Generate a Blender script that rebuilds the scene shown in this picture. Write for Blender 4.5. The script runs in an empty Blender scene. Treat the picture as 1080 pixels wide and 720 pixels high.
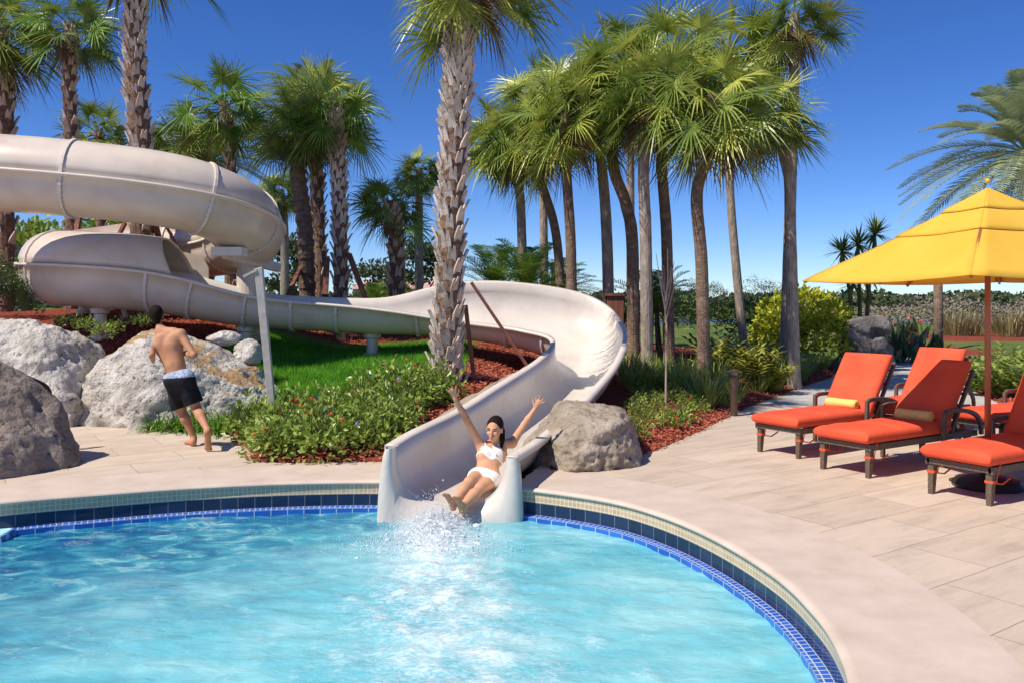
import bpy, bmesh, math, random
import numpy as np
from mathutils import Vector, Matrix, noise, geometry
R = math.radians
random.seed(7); np.random.seed(7)
scene = bpy.context.scene
C = scene.collection

# ------------------------------------------------------------------ camera, light, exposure
FPX, HY, CH = 900.0, 316.0, 1.75
cam = bpy.data.cameras.new('camera'); camo = bpy.data.objects.new('camera', cam); C.objects.link(camo)
cam.sensor_width = 36; cam.lens = 30.0; cam.shift_y = -44/1080
camo.location = (0, 0, CH); camo.rotation_euler = (R(90), 0, 0)
cam.clip_end = 3000; cam.clip_start = 0.05
scene.camera = camo
SUN = Vector((-0.85, -0.53, 0)).normalized()*math.cos(R(52)) + Vector((0, 0, math.sin(R(52))))
sl = bpy.data.lights.new('sun', 'SUN'); sl.energy = 4.6; sl.angle = R(0.5); sl.color = (1.0, 0.90, 0.77)
so = bpy.data.objects.new('sun', sl); C.objects.link(so); so.rotation_euler = SUN.to_track_quat('Z', 'Y').to_euler()
so.location = (-20, -10, 30)
w = bpy.data.worlds.new('World'); scene.world = w; w.use_nodes = True
nt = w.node_tree; bg = nt.nodes['Background']; sky = nt.nodes.new('ShaderNodeTexSky'); sky.sky_type = 'NISHITA'
sky.sun_disc = False; sky.sun_elevation = R(52); sky.sun_rotation = math.atan2(SUN.x, SUN.y)
sky.air_density = 0.75; sky.dust_density = 0.15; sky.ozone_density = 7.0; sky.altitude = 700
hs = nt.nodes.new('ShaderNodeHueSaturation'); hs.inputs['Saturation'].default_value = 1.18; hs.inputs['Hue'].default_value = .512; nt.links.new(sky.outputs[0], hs.inputs['Color']); nt.links.new(hs.outputs[0], bg.inputs[0]); bg.inputs[1].default_value = 0.115
scene.view_settings.view_transform = 'Standard'; scene.view_settings.look = 'None'
scene.view_settings.exposure = 0.30; scene.view_settings.gamma = 1

def P(px, py, Y): return Vector(((px-540)*Y/FPX, Y, CH-(py-HY)*Y/FPX))
def G(px, py, z=0): Y = (CH-z)*FPX/(py-HY); return Vector(((px-540)*Y/FPX, Y, z))

# ------------------------------------------------------------------ object helpers
def tag(o, label=None, cat=None, group=None, kind=None):
    if label: o['label'] = label
    if cat: o['category'] = cat
    if group: o['group'] = group
    if kind: o['kind'] = kind
    return o
def thing(name, label, cat, loc=(0, 0, 0), rz=0, group=None, scale=None):
    o = bpy.data.objects.new(name, None); C.objects.link(o); o.empty_display_size = .2
    o.location = loc; o.rotation_euler = (0, 0, rz)
    if scale: o.scale = (scale,)*3 if isinstance(scale, (int, float)) else scale
    return tag(o, label, cat, group)
def link(name, me, m=None, parent=None, loc=None):
    o = bpy.data.objects.new(name, me); C.objects.link(o)
    if m:
        for x in (m if isinstance(m, (list, tuple)) else [m]): me.materials.append(x)
    if parent: o.parent = parent
    if loc is not None: o.location = loc
    return o
def mesh(name, V, F, smooth=True, mi=None):
    me = bpy.data.meshes.new(name)
    me.from_pydata([tuple(v) for v in V], [], [tuple(int(i) for i in f) for f in F]); me.update()
    if smooth: me.polygons.foreach_set('use_smooth', [True]*len(me.polygons))
    if mi is not None: me.polygons.foreach_set('material_index', mi)
    return me
def copy_tree(o, loc=None, rz=None, scale=None, label=None, parent=None):
    c = o.copy(); C.objects.link(c)
    if parent: c.parent = parent
    if loc is not None: c.location = loc
    if rz is not None: c.rotation_euler = (0, 0, rz)
    if scale is not None: c.scale = (scale,)*3 if isinstance(scale, (int, float)) else scale
    if label: c['label'] = label
    for ch in list(o.children): copy_tree(ch, parent=c)
    return c
class MB:
    def __init__(s): s.V = []; s.F = []; s.M = []; s.m = 0
    def add(s, V, F):
        b = len(s.V); s.V += [Vector(v) for v in V]; s.F += [tuple(i+b for i in f) for f in F]; s.M += [s.m]*len(F); return s
    def box(s, c, d, rot=None):
        c = Vector(c); x, y, z = [k/2 for k in d]
        V = [Vector((a*x, b*y, e*z)) for e in (-1, 1) for b in (-1, 1) for a in (-1, 1)]
        if rot is not None: V = [rot @ v for v in V]
        return s.add([v+c for v in V], [(0, 2, 3, 1), (4, 5, 7, 6), (0, 1, 5, 4), (2, 6, 7, 3), (0, 4, 6, 2), (1, 3, 7, 5)])
    def bar(s, a, b, wx, wy=None, up=(0, 0, 1)):
        a, b = Vector(a), Vector(b); d = (b-a); L = d.length; d.normalize(); wy = wy or wx
        u = Vector(up); 
        if abs(u.dot(d)) > .95: u = Vector((0, 1, 0))
        x = d.cross(u).normalized(); y = x.cross(d)
        V = [p + x*i*wx/2 + y*j*wy/2 for p in (a, b) for (i, j) in ((-1, -1), (1, -1), (1, 1), (-1, 1))]
        return s.add(V, [(0, 3, 2, 1), (4, 5, 6, 7), (0, 1, 5, 4), (1, 2, 6, 5), (2, 3, 7, 6), (3, 0, 4, 7)])
    def tube(s, pts, rad, n=10, caps=True):
        pts = [Vector(p) for p in pts]; N = len(pts)
        if not isinstance(rad, (list, tuple)): rad = [rad]*N
        V = []; F = []; x = None
        for i, p in enumerate(pts):
            t = (pts[min(i+1, N-1)]-pts[max(i-1, 0)]).normalized()
            if x is None:
                x = t.cross(Vector((0, 0, 1)))
                if x.length < .05: x = t.cross(Vector((0, 1, 0)))
            x = (x - t*x.dot(t)).normalized(); y = t.cross(x)
            for k in range(n):
                a = 2*math.pi*k/n; V.append(p + (x*math.cos(a)+y*math.sin(a))*rad[i])
        for i in range(N-1):
            for k in range(n): F.append((i*n+k, i*n+(k+1) % n, (i+1)*n+(k+1) % n, (i+1)*n+k))
        if caps: F.append(tuple(range(n))[::-1]); F.append(tuple((N-1)*n+k for k in range(n)))
        return s.add(V, F)
    def lathe(s, prof, c=(0, 0, 0), n=24):
        c = Vector(c); V = []; F = []; N = len(prof)
        for (r, z) in prof:
            for k in range(n): a = 2*math.pi*k/n; V.append(c+Vector((r*math.cos(a), r*math.sin(a), z)))
        for i in range(N-1):
            for k in range(n): F.append((i*n+k, i*n+(k+1) % n, (i+1)*n+(k+1) % n, (i+1)*n+k))
        F.append(tuple(range(n))[::-1]); F.append(tuple((N-1)*n+k for k in range(n)))
        return s.add(V, F)
    def build(s, name, m, parent=None, smooth=False, bevel=0, loc=None):
        me = mesh(name, s.V, s.F, smooth, s.M); o = link(name, me, m, parent, loc)
        if bevel:
            b = o.modifiers.new('bevel', 'BEVEL'); b.width = bevel; b.segments = 2; b.limit_method = 'ANGLE'
        return o

# ------------------------------------------------------------------ materials
def newmat(name):
    m = bpy.data.materials.new(name); m.use_nodes = True
    n = m.node_tree; return m, n.nodes, n.links, n.nodes['Principled BSDF']
def rgb(c): return (c[0], c[1], c[2], 1)
def ramp(N, stops):
    r = N.new('ShaderNodeValToRGB'); e = r.color_ramp.elements
    while len(e) < len(stops): e.new(.5)
    for k, (p, c) in enumerate(stops): e[k].position = p; e[k].color = rgb(c)
    return r
def pmat(name, stops, scale=4, detail=6, rough=.6, bump=0, bscale=20, metal=0, coord='Object', spec=.5, stretch=(1, 1, 1), bdist=.02, trans=0, coat=0, sub=0):
    m, N, L, B = newmat(name)
    if not isinstance(stops[0], tuple) or not isinstance(stops[0][1], tuple): stops = [(0, tuple(stops)), (1, tuple(stops))]
    tc = N.new('ShaderNodeTexCoord'); mp = N.new('ShaderNodeMapping'); mp.inputs['Scale'].default_value = stretch
    L.new(tc.outputs[coord], mp.inputs[0])
    nz = N.new('ShaderNodeTexNoise'); nz.inputs['Scale'].default_value = scale; nz.inputs['Detail'].default_value = detail; nz.inputs['Roughness'].default_value = .6
    L.new(mp.outputs[0], nz.inputs[0]); r = ramp(N, stops); L.new(nz.outputs[0], r.inputs[0]); L.new(r.outputs[0], B.inputs['Base Color'])
    B.inputs['Roughness'].default_value = rough; B.inputs['Metallic'].default_value = metal; B.inputs['Specular IOR Level'].default_value = spec
    B.inputs['Coat Weight'].default_value = coat
    if sub: B.inputs['Subsurface Weight'].default_value = sub; B.inputs['Subsurface Radius'].default_value = (.02, .008, .004); 
    if bump:
        n2 = N.new('ShaderNodeTexNoise'); n2.inputs['Scale'].default_value = bscale; n2.inputs['Detail'].default_value = 5
        L.new(mp.outputs[0], n2.inputs[0]); b = N.new('ShaderNodeBump'); b.inputs['Strength'].default_value = bump; b.inputs['Distance'].default_value = bdist
        L.new(n2.outputs[0], b.inputs['Height']); L.new(b.outputs[0], B.inputs['Normal'])
    if trans:
        t = N.new('ShaderNodeBsdfTranslucent'); mx = N.new('ShaderNodeMixShader'); mx.inputs[0].default_value = trans
        L.new(r.outputs[0], t.inputs[0]); L.new(B.outputs[0], mx.inputs[1]); L.new(t.outputs[0], mx.inputs[2])
        L.new(mx.outputs[0], N['Material Output'].inputs[0])
    return m
def leafmat(name, dark, mid, light, scale=2.2, rough=.36, trans=.24):
    return pmat(name, [(.28, dark), (.5, mid), (.72, light)], scale=scale, detail=4, rough=rough, trans=trans, spec=.45)

M = {}
M['frond'] = leafmat('fan palm leaf', (.085, .14, .032), (.20, .285, .055), (.38, .46, .12))
M['frond2'] = leafmat('fan palm leaf yellow', (.18, .22, .035), (.38, .44, .07), (.60, .62, .16))
M['frond_fresh'] = leafmat('fan palm leaf fresh', (.06, .15, .022), (.18, .33, .045), (.38, .52, .10))
M['frond_dead'] = pmat('dead palm leaf', [(.3, (.09, .055, .03)), (.7, (.24, .16, .085))], scale=6, rough=.9)
M['feather'] = leafmat('date palm leaf', (.18, .25, .13), (.33, .41, .22), (.50, .56, .34))
M['areca'] = leafmat('areca leaf', (.05, .12, .015), (.12, .23, .03), (.26, .38, .06))
M['lantana'] = leafmat('shrub leaf', (.11, .18, .03), (.25, .36, .055), (.47, .54, .13), scale=7)
M['darkleaf'] = leafmat('dark leaf', (.03, .065, .018), (.07, .13, .03), (.15, .22, .055), scale=5)
M['yellowleaf'] = leafmat('yellow green leaf', (.22, .27, .02), (.46, .50, .04), (.68, .68, .10), scale=5)
M['ginger'] = leafmat('variegated leaf', (.14, .19, .02), (.32, .34, .05), (.52, .48, .10), scale=9)
M['strap'] = leafmat('strap leaf', (.13, .20, .035), (.28, .37, .07), (.44, .50, .15), scale=6)
M['lily'] = leafmat('lily leaf', (.05, .13, .012), (.12, .26, .025), (.24, .40, .05), scale=6)
M['grass'] = leafmat('lawn blade', (.06, .20, .01), (.13, .40, .02), (.25, .54, .035), scale=3)
M['dry'] = leafmat('dry grass', (.16, .13, .05), (.26, .22, .09), (.30, .30, .12), scale=3)
M['boot'] = pmat('palm boot', [(.3, (.32, .255, .19)), (.5, (.56, .475, .39)), (.7, (.74, .65, .55))], scale=9, rough=.85, bump=.5, bscale=60, stretch=(1, 1, .3))
M['trunkfib'] = pmat('palm fibre', [(.35, (.09, .05, .03)), (.7, (.30, .185, .115))], scale=16, rough=.95, bump=.8, bscale=40)
M['bark'] = pmat('palm bark grey', [(.3, (.18, .145, .115)), (.55, (.33, .275, .225)), (.75, (.48, .41, .35))], scale=7, rough=.9, bump=.9, bscale=14, stretch=(1.6, 1.6, .6))
M['barkbrown'] = pmat('palm bark brown', [(.3, (.11, .075, .05)), (.6, (.24, .165, .115)), (.8, (.38, .28, .21))], scale=6, rough=.95, bump=1, bscale=18, stretch=(1, 1, 1.6))
M['slide'] = pmat('slide gelcoat beige', [(.28, (.54, .455, .37)), (.5, (.66, .575, .475)), (.72, (.72, .64, .54))], scale=1.4, detail=9, rough=.3, spec=.5, bump=.05, bscale=2.5)
M['slidein'] = pmat('slide gelcoat inside', [(.25, (.56, .50, .43)), (.5, (.65, .595, .525)), (.72, (.70, .65, .585))], scale=2.2, detail=11, rough=.25, spec=.5, bump=.05, bscale=3)
M['slidedark'] = pmat('slide top brown', [(.3, (.26, .19, .15)), (.7, (.42, .33, .28))], scale=3, rough=.5)
M['slideflange'] = pmat('slide flange', [(.3, (.64, .57, .49)), (.7, (.76, .69, .61))], scale=2, rough=.35)
M['steel'] = pmat('galvanised steel', [(.3, (.34, .33, .30)), (.7, (.48, .46, .42))], scale=12, rough=.5, metal=.2)
M['darksteel'] = pmat('dark steel', (.05, .045, .04), rough=.45, metal=.5)
M['bronze'] = pmat('bronze', [(.3, (.07, .045, .03)), (.7, (.14, .09, .055))], scale=20, rough=.55, metal=.2)
M['cushion'] = pmat('coral cushion fabric', [(.35, (.68, .085, .038)), (.65, (.76, .115, .05))], scale=3, rough=.85, bump=.25, bscale=7, spec=.2, bdist=.015)
M['strapcloth'] = pmat('coral strap', (.70, .09, .03), rough=.8)
M['wicker'] = pmat('brown wicker', [(.35, (.055, .035, .022)), (.6, (.16, .115, .075)), (.8, (.26, .2, .14))], scale=60, rough=.6, bump=.8, bscale=90, bdist=.004, stretch=(1, 1, 2))
M['towel'] = pmat('yellow towel', [(.3, (.80, .53, .12)), (.7, (.92, .70, .25))], scale=30, rough=.95, bump=.7, bscale=120, bdist=.004, spec=.1)
M['canopy'] = pmat('yellow canopy', [(.3, (.84, .55, .07)), (.7, (.90, .62, .10))], scale=2, rough=.8, trans=.30, spec=.15, bump=.15, bscale=5)
M['polewood'] = pmat('stained wood pole', [(.3, (.25, .075, .03)), (.7, (.40, .14, .055))], scale=5, rough=.4, stretch=(3, 3, .3))
M['stakewood'] = pmat('stained timber', [(.3, (.14, .05, .03)), (.7, (.30, .12, .07))], scale=6, rough=.8, stretch=(3, 3, .3))
M['skin_f'] = pmat('warm skin', [(.3, (.56, .29, .16)), (.7, (.66, .37, .22))], scale=5, rough=.6, sub=.12, spec=.3)
M['skin_m'] = pmat('tan skin', [(.3, (.44, .21, .11)), (.7, (.55, .28, .155))], scale=5, rough=.6, sub=.1, spec=.3)
M['hair'] = pmat('black hair', [(.3, (.008, .005, .004)), (.7, (.022, .014, .01))], scale=40, rough=.7, spec=.1, bump=.4, bscale=90, stretch=(3, 3, .4))
M['bikini'] = pmat('white swimwear', (.82, .80, .78), rough=.7)
M['shorts'] = pmat('black shorts', [(.3, (.006, .007, .01)), (.7, (.018, .02, .026))], scale=6, spec=.2, rough=.75, bump=.6, bscale=9, bdist=.03)
M['waist'] = pmat('blue plaid waistband', [(.4, (.23, .33, .50)), (.6, (.55, .62, .72))], scale=45, rough=.8)
M['white'] = pmat('eye white', (.8, .8, .78), rough=.3)
M['lips'] = pmat('lips', (.5, .13, .11), rough=.4)
M['red'] = pmat('red flower', [(.3, (.65, .04, .015)), (.7, (.8, .15, .03))], scale=20, rough=.6, trans=.2)
M['purple'] = pmat('purple flower', (.42, .32, .72), rough=.6, trans=.2)
M['stem'] = pmat('stem', [(.3, (.09, .06, .03)), (.7, (.18, .14, .07))], scale=12, rough=.9)
M['chip'] = pmat('mulch chip', [(.3, (.20, .042, .022)), (.5, (.40, .095, .05)), (.72, (.58, .20, .12))], scale=14, rough=.9)

def rockmat(name, stops, tint=None, dark=(.10, .09, .08), bump=1.0):
    m, N, L, B = newmat(name)
    tc = N.new('ShaderNodeTexCoord'); nz = N.new('ShaderNodeTexNoise'); nz.inputs['Scale'].default_value = 2.2; nz.inputs['Detail'].default_value = 12; nz.inputs['Roughness'].default_value = .68
    L.new(tc.outputs['Object'], nz.inputs[0]); r = ramp(N, stops); L.new(nz.outputs[0], r.inputs[0])
    vo = N.new('ShaderNodeTexNoise'); vo.inputs['Scale'].default_value = 16; vo.inputs['Detail'].default_value = 6
    L.new(tc.outputs['Object'], vo.inputs[0]); r2 = ramp(N, [(.30, (0, 0, 0)), (.40, (1, 1, 1))]); L.new(vo.outputs[0], r2.inputs[0])
    mx = N.new('ShaderNodeMix'); mx.data_type = 'RGBA'; L.new(r2.outputs[0], mx.inputs[0]); mx.inputs[6].default_value = rgb(dark); L.new(r.outputs[0], mx.inputs[7])
    out = mx.outputs[2]
    if tint:
        ge = N.new('ShaderNodeNewGeometry'); sx = N.new('ShaderNodeSeparateXYZ'); L.new(ge.outputs['Normal'], sx.inputs[0])
        n3 = N.new('ShaderNodeTexNoise'); n3.inputs['Scale'].default_value = 1.6; n3.inputs['Detail'].default_value = 8; L.new(tc.outputs['Object'], n3.inputs[0])
        ml = N.new('ShaderNodeMath'); ml.operation = 'MULTIPLY'; L.new(sx.outputs[2], ml.inputs[0]); L.new(n3.outputs[0], ml.inputs[1])
        r3 = ramp(N, [(.34, (0, 0, 0)), (.46, (1, 1, 1))]); L.new(ml.outputs[0], r3.inputs[0])
        m2 = N.new('ShaderNodeMix'); m2.data_type = 'RGBA'; L.new(r3.outputs[0], m2.inputs[0]); L.new(out, m2.inputs[6]); m2.inputs[7].default_value = rgb(tint); out = m2.outputs[2]
    L.new(out, B.inputs['Base Color']); B.inputs['Roughness'].default_value = .9; B.inputs['Specular IOR Level'].default_value = .25
    b = N.new('ShaderNodeBump'); b.inputs['Strength'].default_value = bump; b.inputs['Distance'].default_value = .05; L.new(vo.outputs[0], b.inputs['Height'])
    b2 = N.new('ShaderNodeBump'); b2.inputs['Strength'].default_value = bump; b2.inputs['Distance'].default_value = .09; L.new(nz.outputs[0], b2.inputs['Height']); L.new(b.outputs[0], b2.inputs['Normal'])
    L.new(b2.outputs[0], B.inputs['Normal']); return m
M['rock'] = rockmat('coral rock', [(.3, (.25, .23, .20)), (.45, (.50, .47, .42)), (.65, (.68, .65, .59))])
M['rocktan'] = rockmat('coral rock with tan top', [(.3, (.25, .23, .20)), (.45, (.50, .47, .42)), (.65, (.68, .65, .59))], tint=(.40, .26, .13))
M['rockshaded'] = rockmat('grey brown rock', [(.3, (.17, .135, .11)), (.5, (.30, .245, .20)), (.7, (.41, .345, .29))])  # darkened rock colour stands in for the shade on the near-left boulder
M['rockwork'] = rockmat('moulded rockwork', [(.3, (.22, .17, .12)), (.5, (.38, .32, .245)), (.7, (.52, .455, .37))], dark=(.17, .14, .11), bump=.9)

def tilemat(name, c1, c2, mortar, tw, th, rough, ms=.008):
    m, N, L, B = newmat(name)
    uv = N.new('ShaderNodeUVMap'); b = N.new('ShaderNodeTexBrick'); b.offset = 0; b.squash = 1
    L.new(uv.outputs[0], b.inputs['Vector']); b.inputs['Scale'].default_value = 1; b.inputs['Brick Width'].default_value = tw; b.inputs['Row Height'].default_value = th
    b.inputs['Mortar Size'].default_value = ms; b.inputs['Mortar Smooth'].default_value = .1; b.inputs['Color1'].default_value = rgb(c1); b.inputs['Color2'].default_value = rgb(c2); b.inputs['Mortar'].default_value = rgb(mortar)
    b.inputs['Bias'].default_value = 0
    L.new(b.outputs[0], B.inputs['Base Color']); B.inputs['Roughness'].default_value = rough
    bp = N.new('ShaderNodeBump'); bp.inputs['Strength'].default_value = .5; bp.inputs['Distance'].default_value = .01; bp.invert = True; L.new(b.outputs['Fac'], bp.inputs['Height']); L.new(bp.outputs[0], B.inputs['Normal'])
    return m
M['tile_grey'] = tilemat('grey mosaic tile', (.47, .35, .20), (.56, .43, .27), (.76, .64, .48), .042, .042, .35, .003)
M['tile_navy'] = tilemat('navy tile', (.008, .018, .055), (.016, .032, .085), (.14, .15, .16), .155, .15, .12, .004)
M['tile_blue'] = tilemat('cobalt tile', (.015, .09, .42), (.035, .17, .58), (.50, .58, .62), .155, .2, .12, .004)
M['tile_small'] = tilemat('small cobalt tile', (.02, .08, .45), (.04, .15, .60), (.50, .58, .66), .05, .05, .15, .004)
M['poolfloor'] = pmat('pool plaster', [(.3, (.30, .62, .70)), (.7, (.42, .74, .80))], scale=1.5, rough=.7)

def deckmat():
    m, N, L, B = newmat('stamped concrete deck')
    tc = N.new('ShaderNodeTexCoord'); mp = N.new('ShaderNodeMapping'); mp.inputs['Rotation'].default_value = (0, 0, R(-34)); L.new(tc.outputs['Object'], mp.inputs[0])
    n0 = N.new('ShaderNodeTexNoise'); n0.inputs['Scale'].default_value = 1.7; n0.inputs['Detail'].default_value = 3; L.new(mp.outputs[0], n0.inputs[0])
    sc = N.new('ShaderNodeVectorMath'); sc.operation = 'SCALE'; sc.inputs['Scale'].default_value = .05; L.new(n0.outputs['Color'], sc.inputs[0])
    ad = N.new('ShaderNodeVectorMath'); ad.operation = 'ADD'; L.new(mp.outputs[0], ad.inputs[0]); L.new(sc.outputs[0], ad.inputs[1])
    b = N.new('ShaderNodeTexBrick'); b.offset = .5; b.inputs['Scale'].default_value = 1; b.inputs['Brick Width'].default_value = 1.15; b.inputs['Row Height'].default_value = .58; b.inputs['Mortar Size'].default_value = .005; b.inputs['Mortar Smooth'].default_value = .6
    b.inputs['Color1'].default_value = (.53, .44, .35, 1); b.inputs['Color2'].default_value = (.60, .505, .41, 1); b.inputs['Mortar'].default_value = (.28, .22, .17, 1)
    L.new(ad.outputs[0], b.inputs['Vector'])
    n1 = N.new('ShaderNodeTexNoise'); n1.inputs['Scale'].default_value = 2.2; n1.inputs['Detail'].default_value = 10; n1.inputs['Roughness'].default_value = .7
    m3 = N.new('ShaderNodeMapping'); m3.inputs['Scale'].default_value = (.6, 2.5, 1); L.new(mp.outputs[0], m3.inputs[0]); L.new(m3.outputs[0], n1.inputs[0])
    r = ramp(N, [(.3, (.74, .72, .69)), (.5, (.97, .96, .95)), (.7, (1.08, 1.06, 1.02))]); L.new(n1.outputs[0], r.inputs[0])
    mx = N.new('ShaderNodeMix'); mx.data_type = 'RGBA'; mx.blend_type = 'MULTIPLY'; mx.inputs[0].default_value = 1; L.new(b.outputs[0], mx.inputs[6]); L.new(r.outputs[0], mx.inputs[7])
    L.new(mx.outputs[2], B.inputs['Base Color']); B.inputs['Roughness'].default_value = .75; B.inputs['Specular IOR Level'].default_value = .3
    bp = N.new('ShaderNodeBump'); bp.inputs['Strength'].default_value = .35; bp.inputs['Distance'].default_value = .02; L.new(n1.outputs[0], bp.inputs['Height'])
    bq = N.new('ShaderNodeBump'); bq.inputs['Strength'].default_value = .3; bq.inputs['Distance'].default_value = .01; bq.invert = True; L.new(b.outputs['Fac'], bq.inputs['Height']); L.new(bp.outputs[0], bq.inputs['Normal'])
    L.new(bq.outputs[0], B.inputs['Normal']); return m
M['deck'] = deckmat()
M['coping'] = pmat('pink brushed coping', [(.25, (.49, .395, .32)), (.5, (.575, .475, .39)), (.75, (.64, .54, .45))], scale=3, detail=12, rough=.7, bump=.25, bscale=70, bdist=.005)
M['path'] = pmat('grey concrete path', [(.3, (.40, .385, .36)), (.7, (.52, .50, .47))], scale=3, detail=10, rough=.8, bump=.2, bscale=60)

# ------------------------------------------------------------------ plan shapes
def catmull(pts, n=8, closed=False):
    pts = [Vector(p) for p in pts]; out = []; N = len(pts); rng = range(N) if closed else range(N-1)
    for i in rng:
        p1, p2 = pts[i], pts[(i+1) % N]
        p0 = pts[(i-1) % N] if (closed or i > 0) else p1*2-p2
        p3 = pts[(i+2) % N] if (closed or i < N-2) else p2*2-p1
        for k in range(n):
            t = k/n; out.append(.5*((2*p1)+(p2-p0)*t+(2*p0-5*p1+4*p2-p3)*t*t+(3*p1-p0-3*p2+p3)*t**3))
    if not closed: out.append(pts[-1])
    return out
pool_pts = [(-9, 1), (-8.6, 4), (-7, 6.0), (-4.55, 7.36), (-3.77, 7.72), (-3.04, 8.0), (-2.19, 8.2), (-1.33, 8.27), (-.6, 8.2), (.09, 7.97), (.83, 7.5), (1.24, 6.95), (1.52, 6.25), (1.69, 5.45), (1.71, 4.8), (1.66, 4.33), (1.54, 3.85), (1.3, 3.3), (1.05, 2.4), (1.1, .8), (.4, -1.6), (-4, -2.4), (-8, -1.5)]
pool = [Vector((p[0], p[1])) for p in catmull([(a, b, 0) for a, b in pool_pts], 30, True)]
NP = len(pool)
def offset_loop(loop, d):   # d>0 outward (loop clockwise seen from above here)
    out = []; N = len(loop)
    for i in range(N):
        t = (loop[(i+1) % N]-loop[i-1]).normalized(); out.append(loop[i]+Vector((-t.y, t.x))*d)
    return out
arc = [0.0]
for i in range(NP): arc.append(arc[-1]+(pool[(i+1) % NP]-pool[i]).length)
def sdpoly(x, y, poly):
    """signed distance, positive inside"""
    x = np.asarray(x, float); y = np.asarray(y, float); d = np.full(x.shape, 1e9); ins = np.zeros(x.shape, bool); n = len(poly)
    for i in range(n):
        ax, ay = poly[i][0], poly[i][1]; bx, by = poly[(i+1) % n][0], poly[(i+1) % n][1]
        ex, ey = bx-ax, by-ay; t = np.clip(((x-ax)*ex+(y-ay)*ey)/(ex*ex+ey*ey+1e-12), 0, 1)
        d = np.minimum(d, np.hypot(x-ax-ex*t, y-ay-ey*t))
        c = ((ay > y) != (by > y)); xi = ex*(y-ay)/(ey if abs(ey) > 1e-12 else 1e-12)+ax; ins ^= c & (x < xi)
    return np.where(ins, d, -d)
bed_left_front = [(-16, 11.6), (-9, 11.7), (-5.1, 11.9), (-3.9, 11.5), (-3.3, 10.3), (-2.95, 9.75), (-2.78, 9.2), (-1.5, 9.22), (-.6, 9.15), (.3, 8.75), (.9, 9.05), (1.35, 9.42), (1.85, 10.2), (2.7, 11.7), (3.75, 13.7), (4.9, 15.6), (6.0, 17.4), (7.3, 19.4), (8.2, 21.5), (9.4, 24.5), (10.5, 27)]
bed1 = [(p.x, p.y) for p in catmull([(a, b, 0) for a, b in bed_left_front], 5)] + [(10.5, 40), (-16, 40)]
bed2 = [(p.x, p.y) for p in catmull([(13.2, 27, 0), (11.6, 22.5, 0), (9.6, 18.4, 0), (8.6, 15.6, 0), (8.1, 13.8, 0), (8.3, 12.9, 0), (12, 12.2, 0), (22, 12, 0)], 5)] + [(22, 40), (13.2, 40)]
def sstep(a, b, x): t = np.clip((x-a)/(b-a), 0, 1); return t*t*(3-2*t)
# slide path: rims in world space
rim = [ # A (left/outer) and B (right/inner) rims from the pool upwards: px, py, distance
 (P(418, 470, 7.95), P(534, 481, 7.9), .52), (P(440, 457, 8.35), P(549, 472, 8.35), .52), (P(461, 447, 8.8), P(562, 464, 8.8), .52), (P(491, 433, 9.7), P(584, 446, 9.7), .52),
 (P(524, 411, 10.7), P(608, 427, 10.6), .53), (P(547, 397, 11.4), P(625, 408, 11.4), .55), (P(564, 386, 12.0), P(641, 391, 12.1), .56),
 (P(579, 374, 12.6), P(652, 372, 12.8), .58), (P(587, 362, 13.1), P(658, 356, 13.6), .6), (P(583, 355, 13.5), P(654, 341, 14.4), .62),
 (P(573, 351, 13.75), P(640, 323, 15.1), .62), (P(558, 348, 13.95), P(611, 309, 15.4), .62), (P(535, 343, 14.1), P(562, 301, 15.5), .6),
 (P(494, 339, 14.2), P(505, 297, 15.5), .56), (P(452, 332, 14.2), P(455, 303, 15.4), .52), (P(400, 325, 14.2), P(410, 316, 15.3), .5),
 (P(350, 320, 14.2), P(360, 314, 15.3), .5), (P(280, 315, 14.1), P(290, 312, 15.2), .52), (P(240, 306, 14.0), P(255, 304, 15.1), .58), (P(205, 296, 13.9), P(225, 296, 15.0), .64), (P(157, 285, 13.8), P(185, 285, 14.9), .68)]
cen = [(115, 14.28, 2.30), (85, 14.42, 2.34), (60, 14.9, 2.38), (58, 15.8, 2.43), (80, 16.5, 2.56), (120, 16.8, 2.66), (170, 16.8, 2.74), (215, 16.5, 2.78), (250, 15.9, 2.84), (264, 15.2, 2.95),
       (258, 14.5, 3.12), (238, 13.95, 3.28), (205, 13.6, 3.42), (150, 13.35, 3.54), (65, 13.15, 3.64), (0, 13.05, 3.70), (-150, 12.9, 3.78), (-320, 12.6, 3.85)]
cp = [Vector(((p-540)*Y/FPX, Y, z)) for p, Y, z in cen]
for i, c in enumerate(cp):
    t = (cp[min(i+1, len(cp)-1)]-(cp[i-1] if i else (rim[-1][0]+rim[-1][1])/2)); t.z = 0; t.normalize(); n = Vector((-t.y, t.x, 0)); rim.append((c+n*.57, c-n*.57, .68 if i < 3 else .62 if i < 5 else .57))
SUBD = 8
RA = catmull([r[0] for r in rim], SUBD); RB = catmull([r[1] for r in rim], SUBD); RD = [v.x for v in catmull([Vector((r[2], 0, 0)) for r in rim], SUBD)]
NS = len(RA)
for _ in range(26):
    for Q in (RA, RB): Q[7:-1] = [Q[i]*.5+(Q[i-1]+Q[i+1])*.25 for i in range(7, len(Q)-1)]
def frame(i):
    a, b = RA[i], RB[i]; c = (a+b)/2; u = (b-a)/2; i0, i1 = max(0, i-3), min(NS-1, i+3)
    t = ((RA[i1]+RB[i1])-(RA[i0]+RB[i0])).normalized(); v = u.cross(t).normalized()
    if v.z < 0: v = -v
    return c, u, v, t

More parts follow.
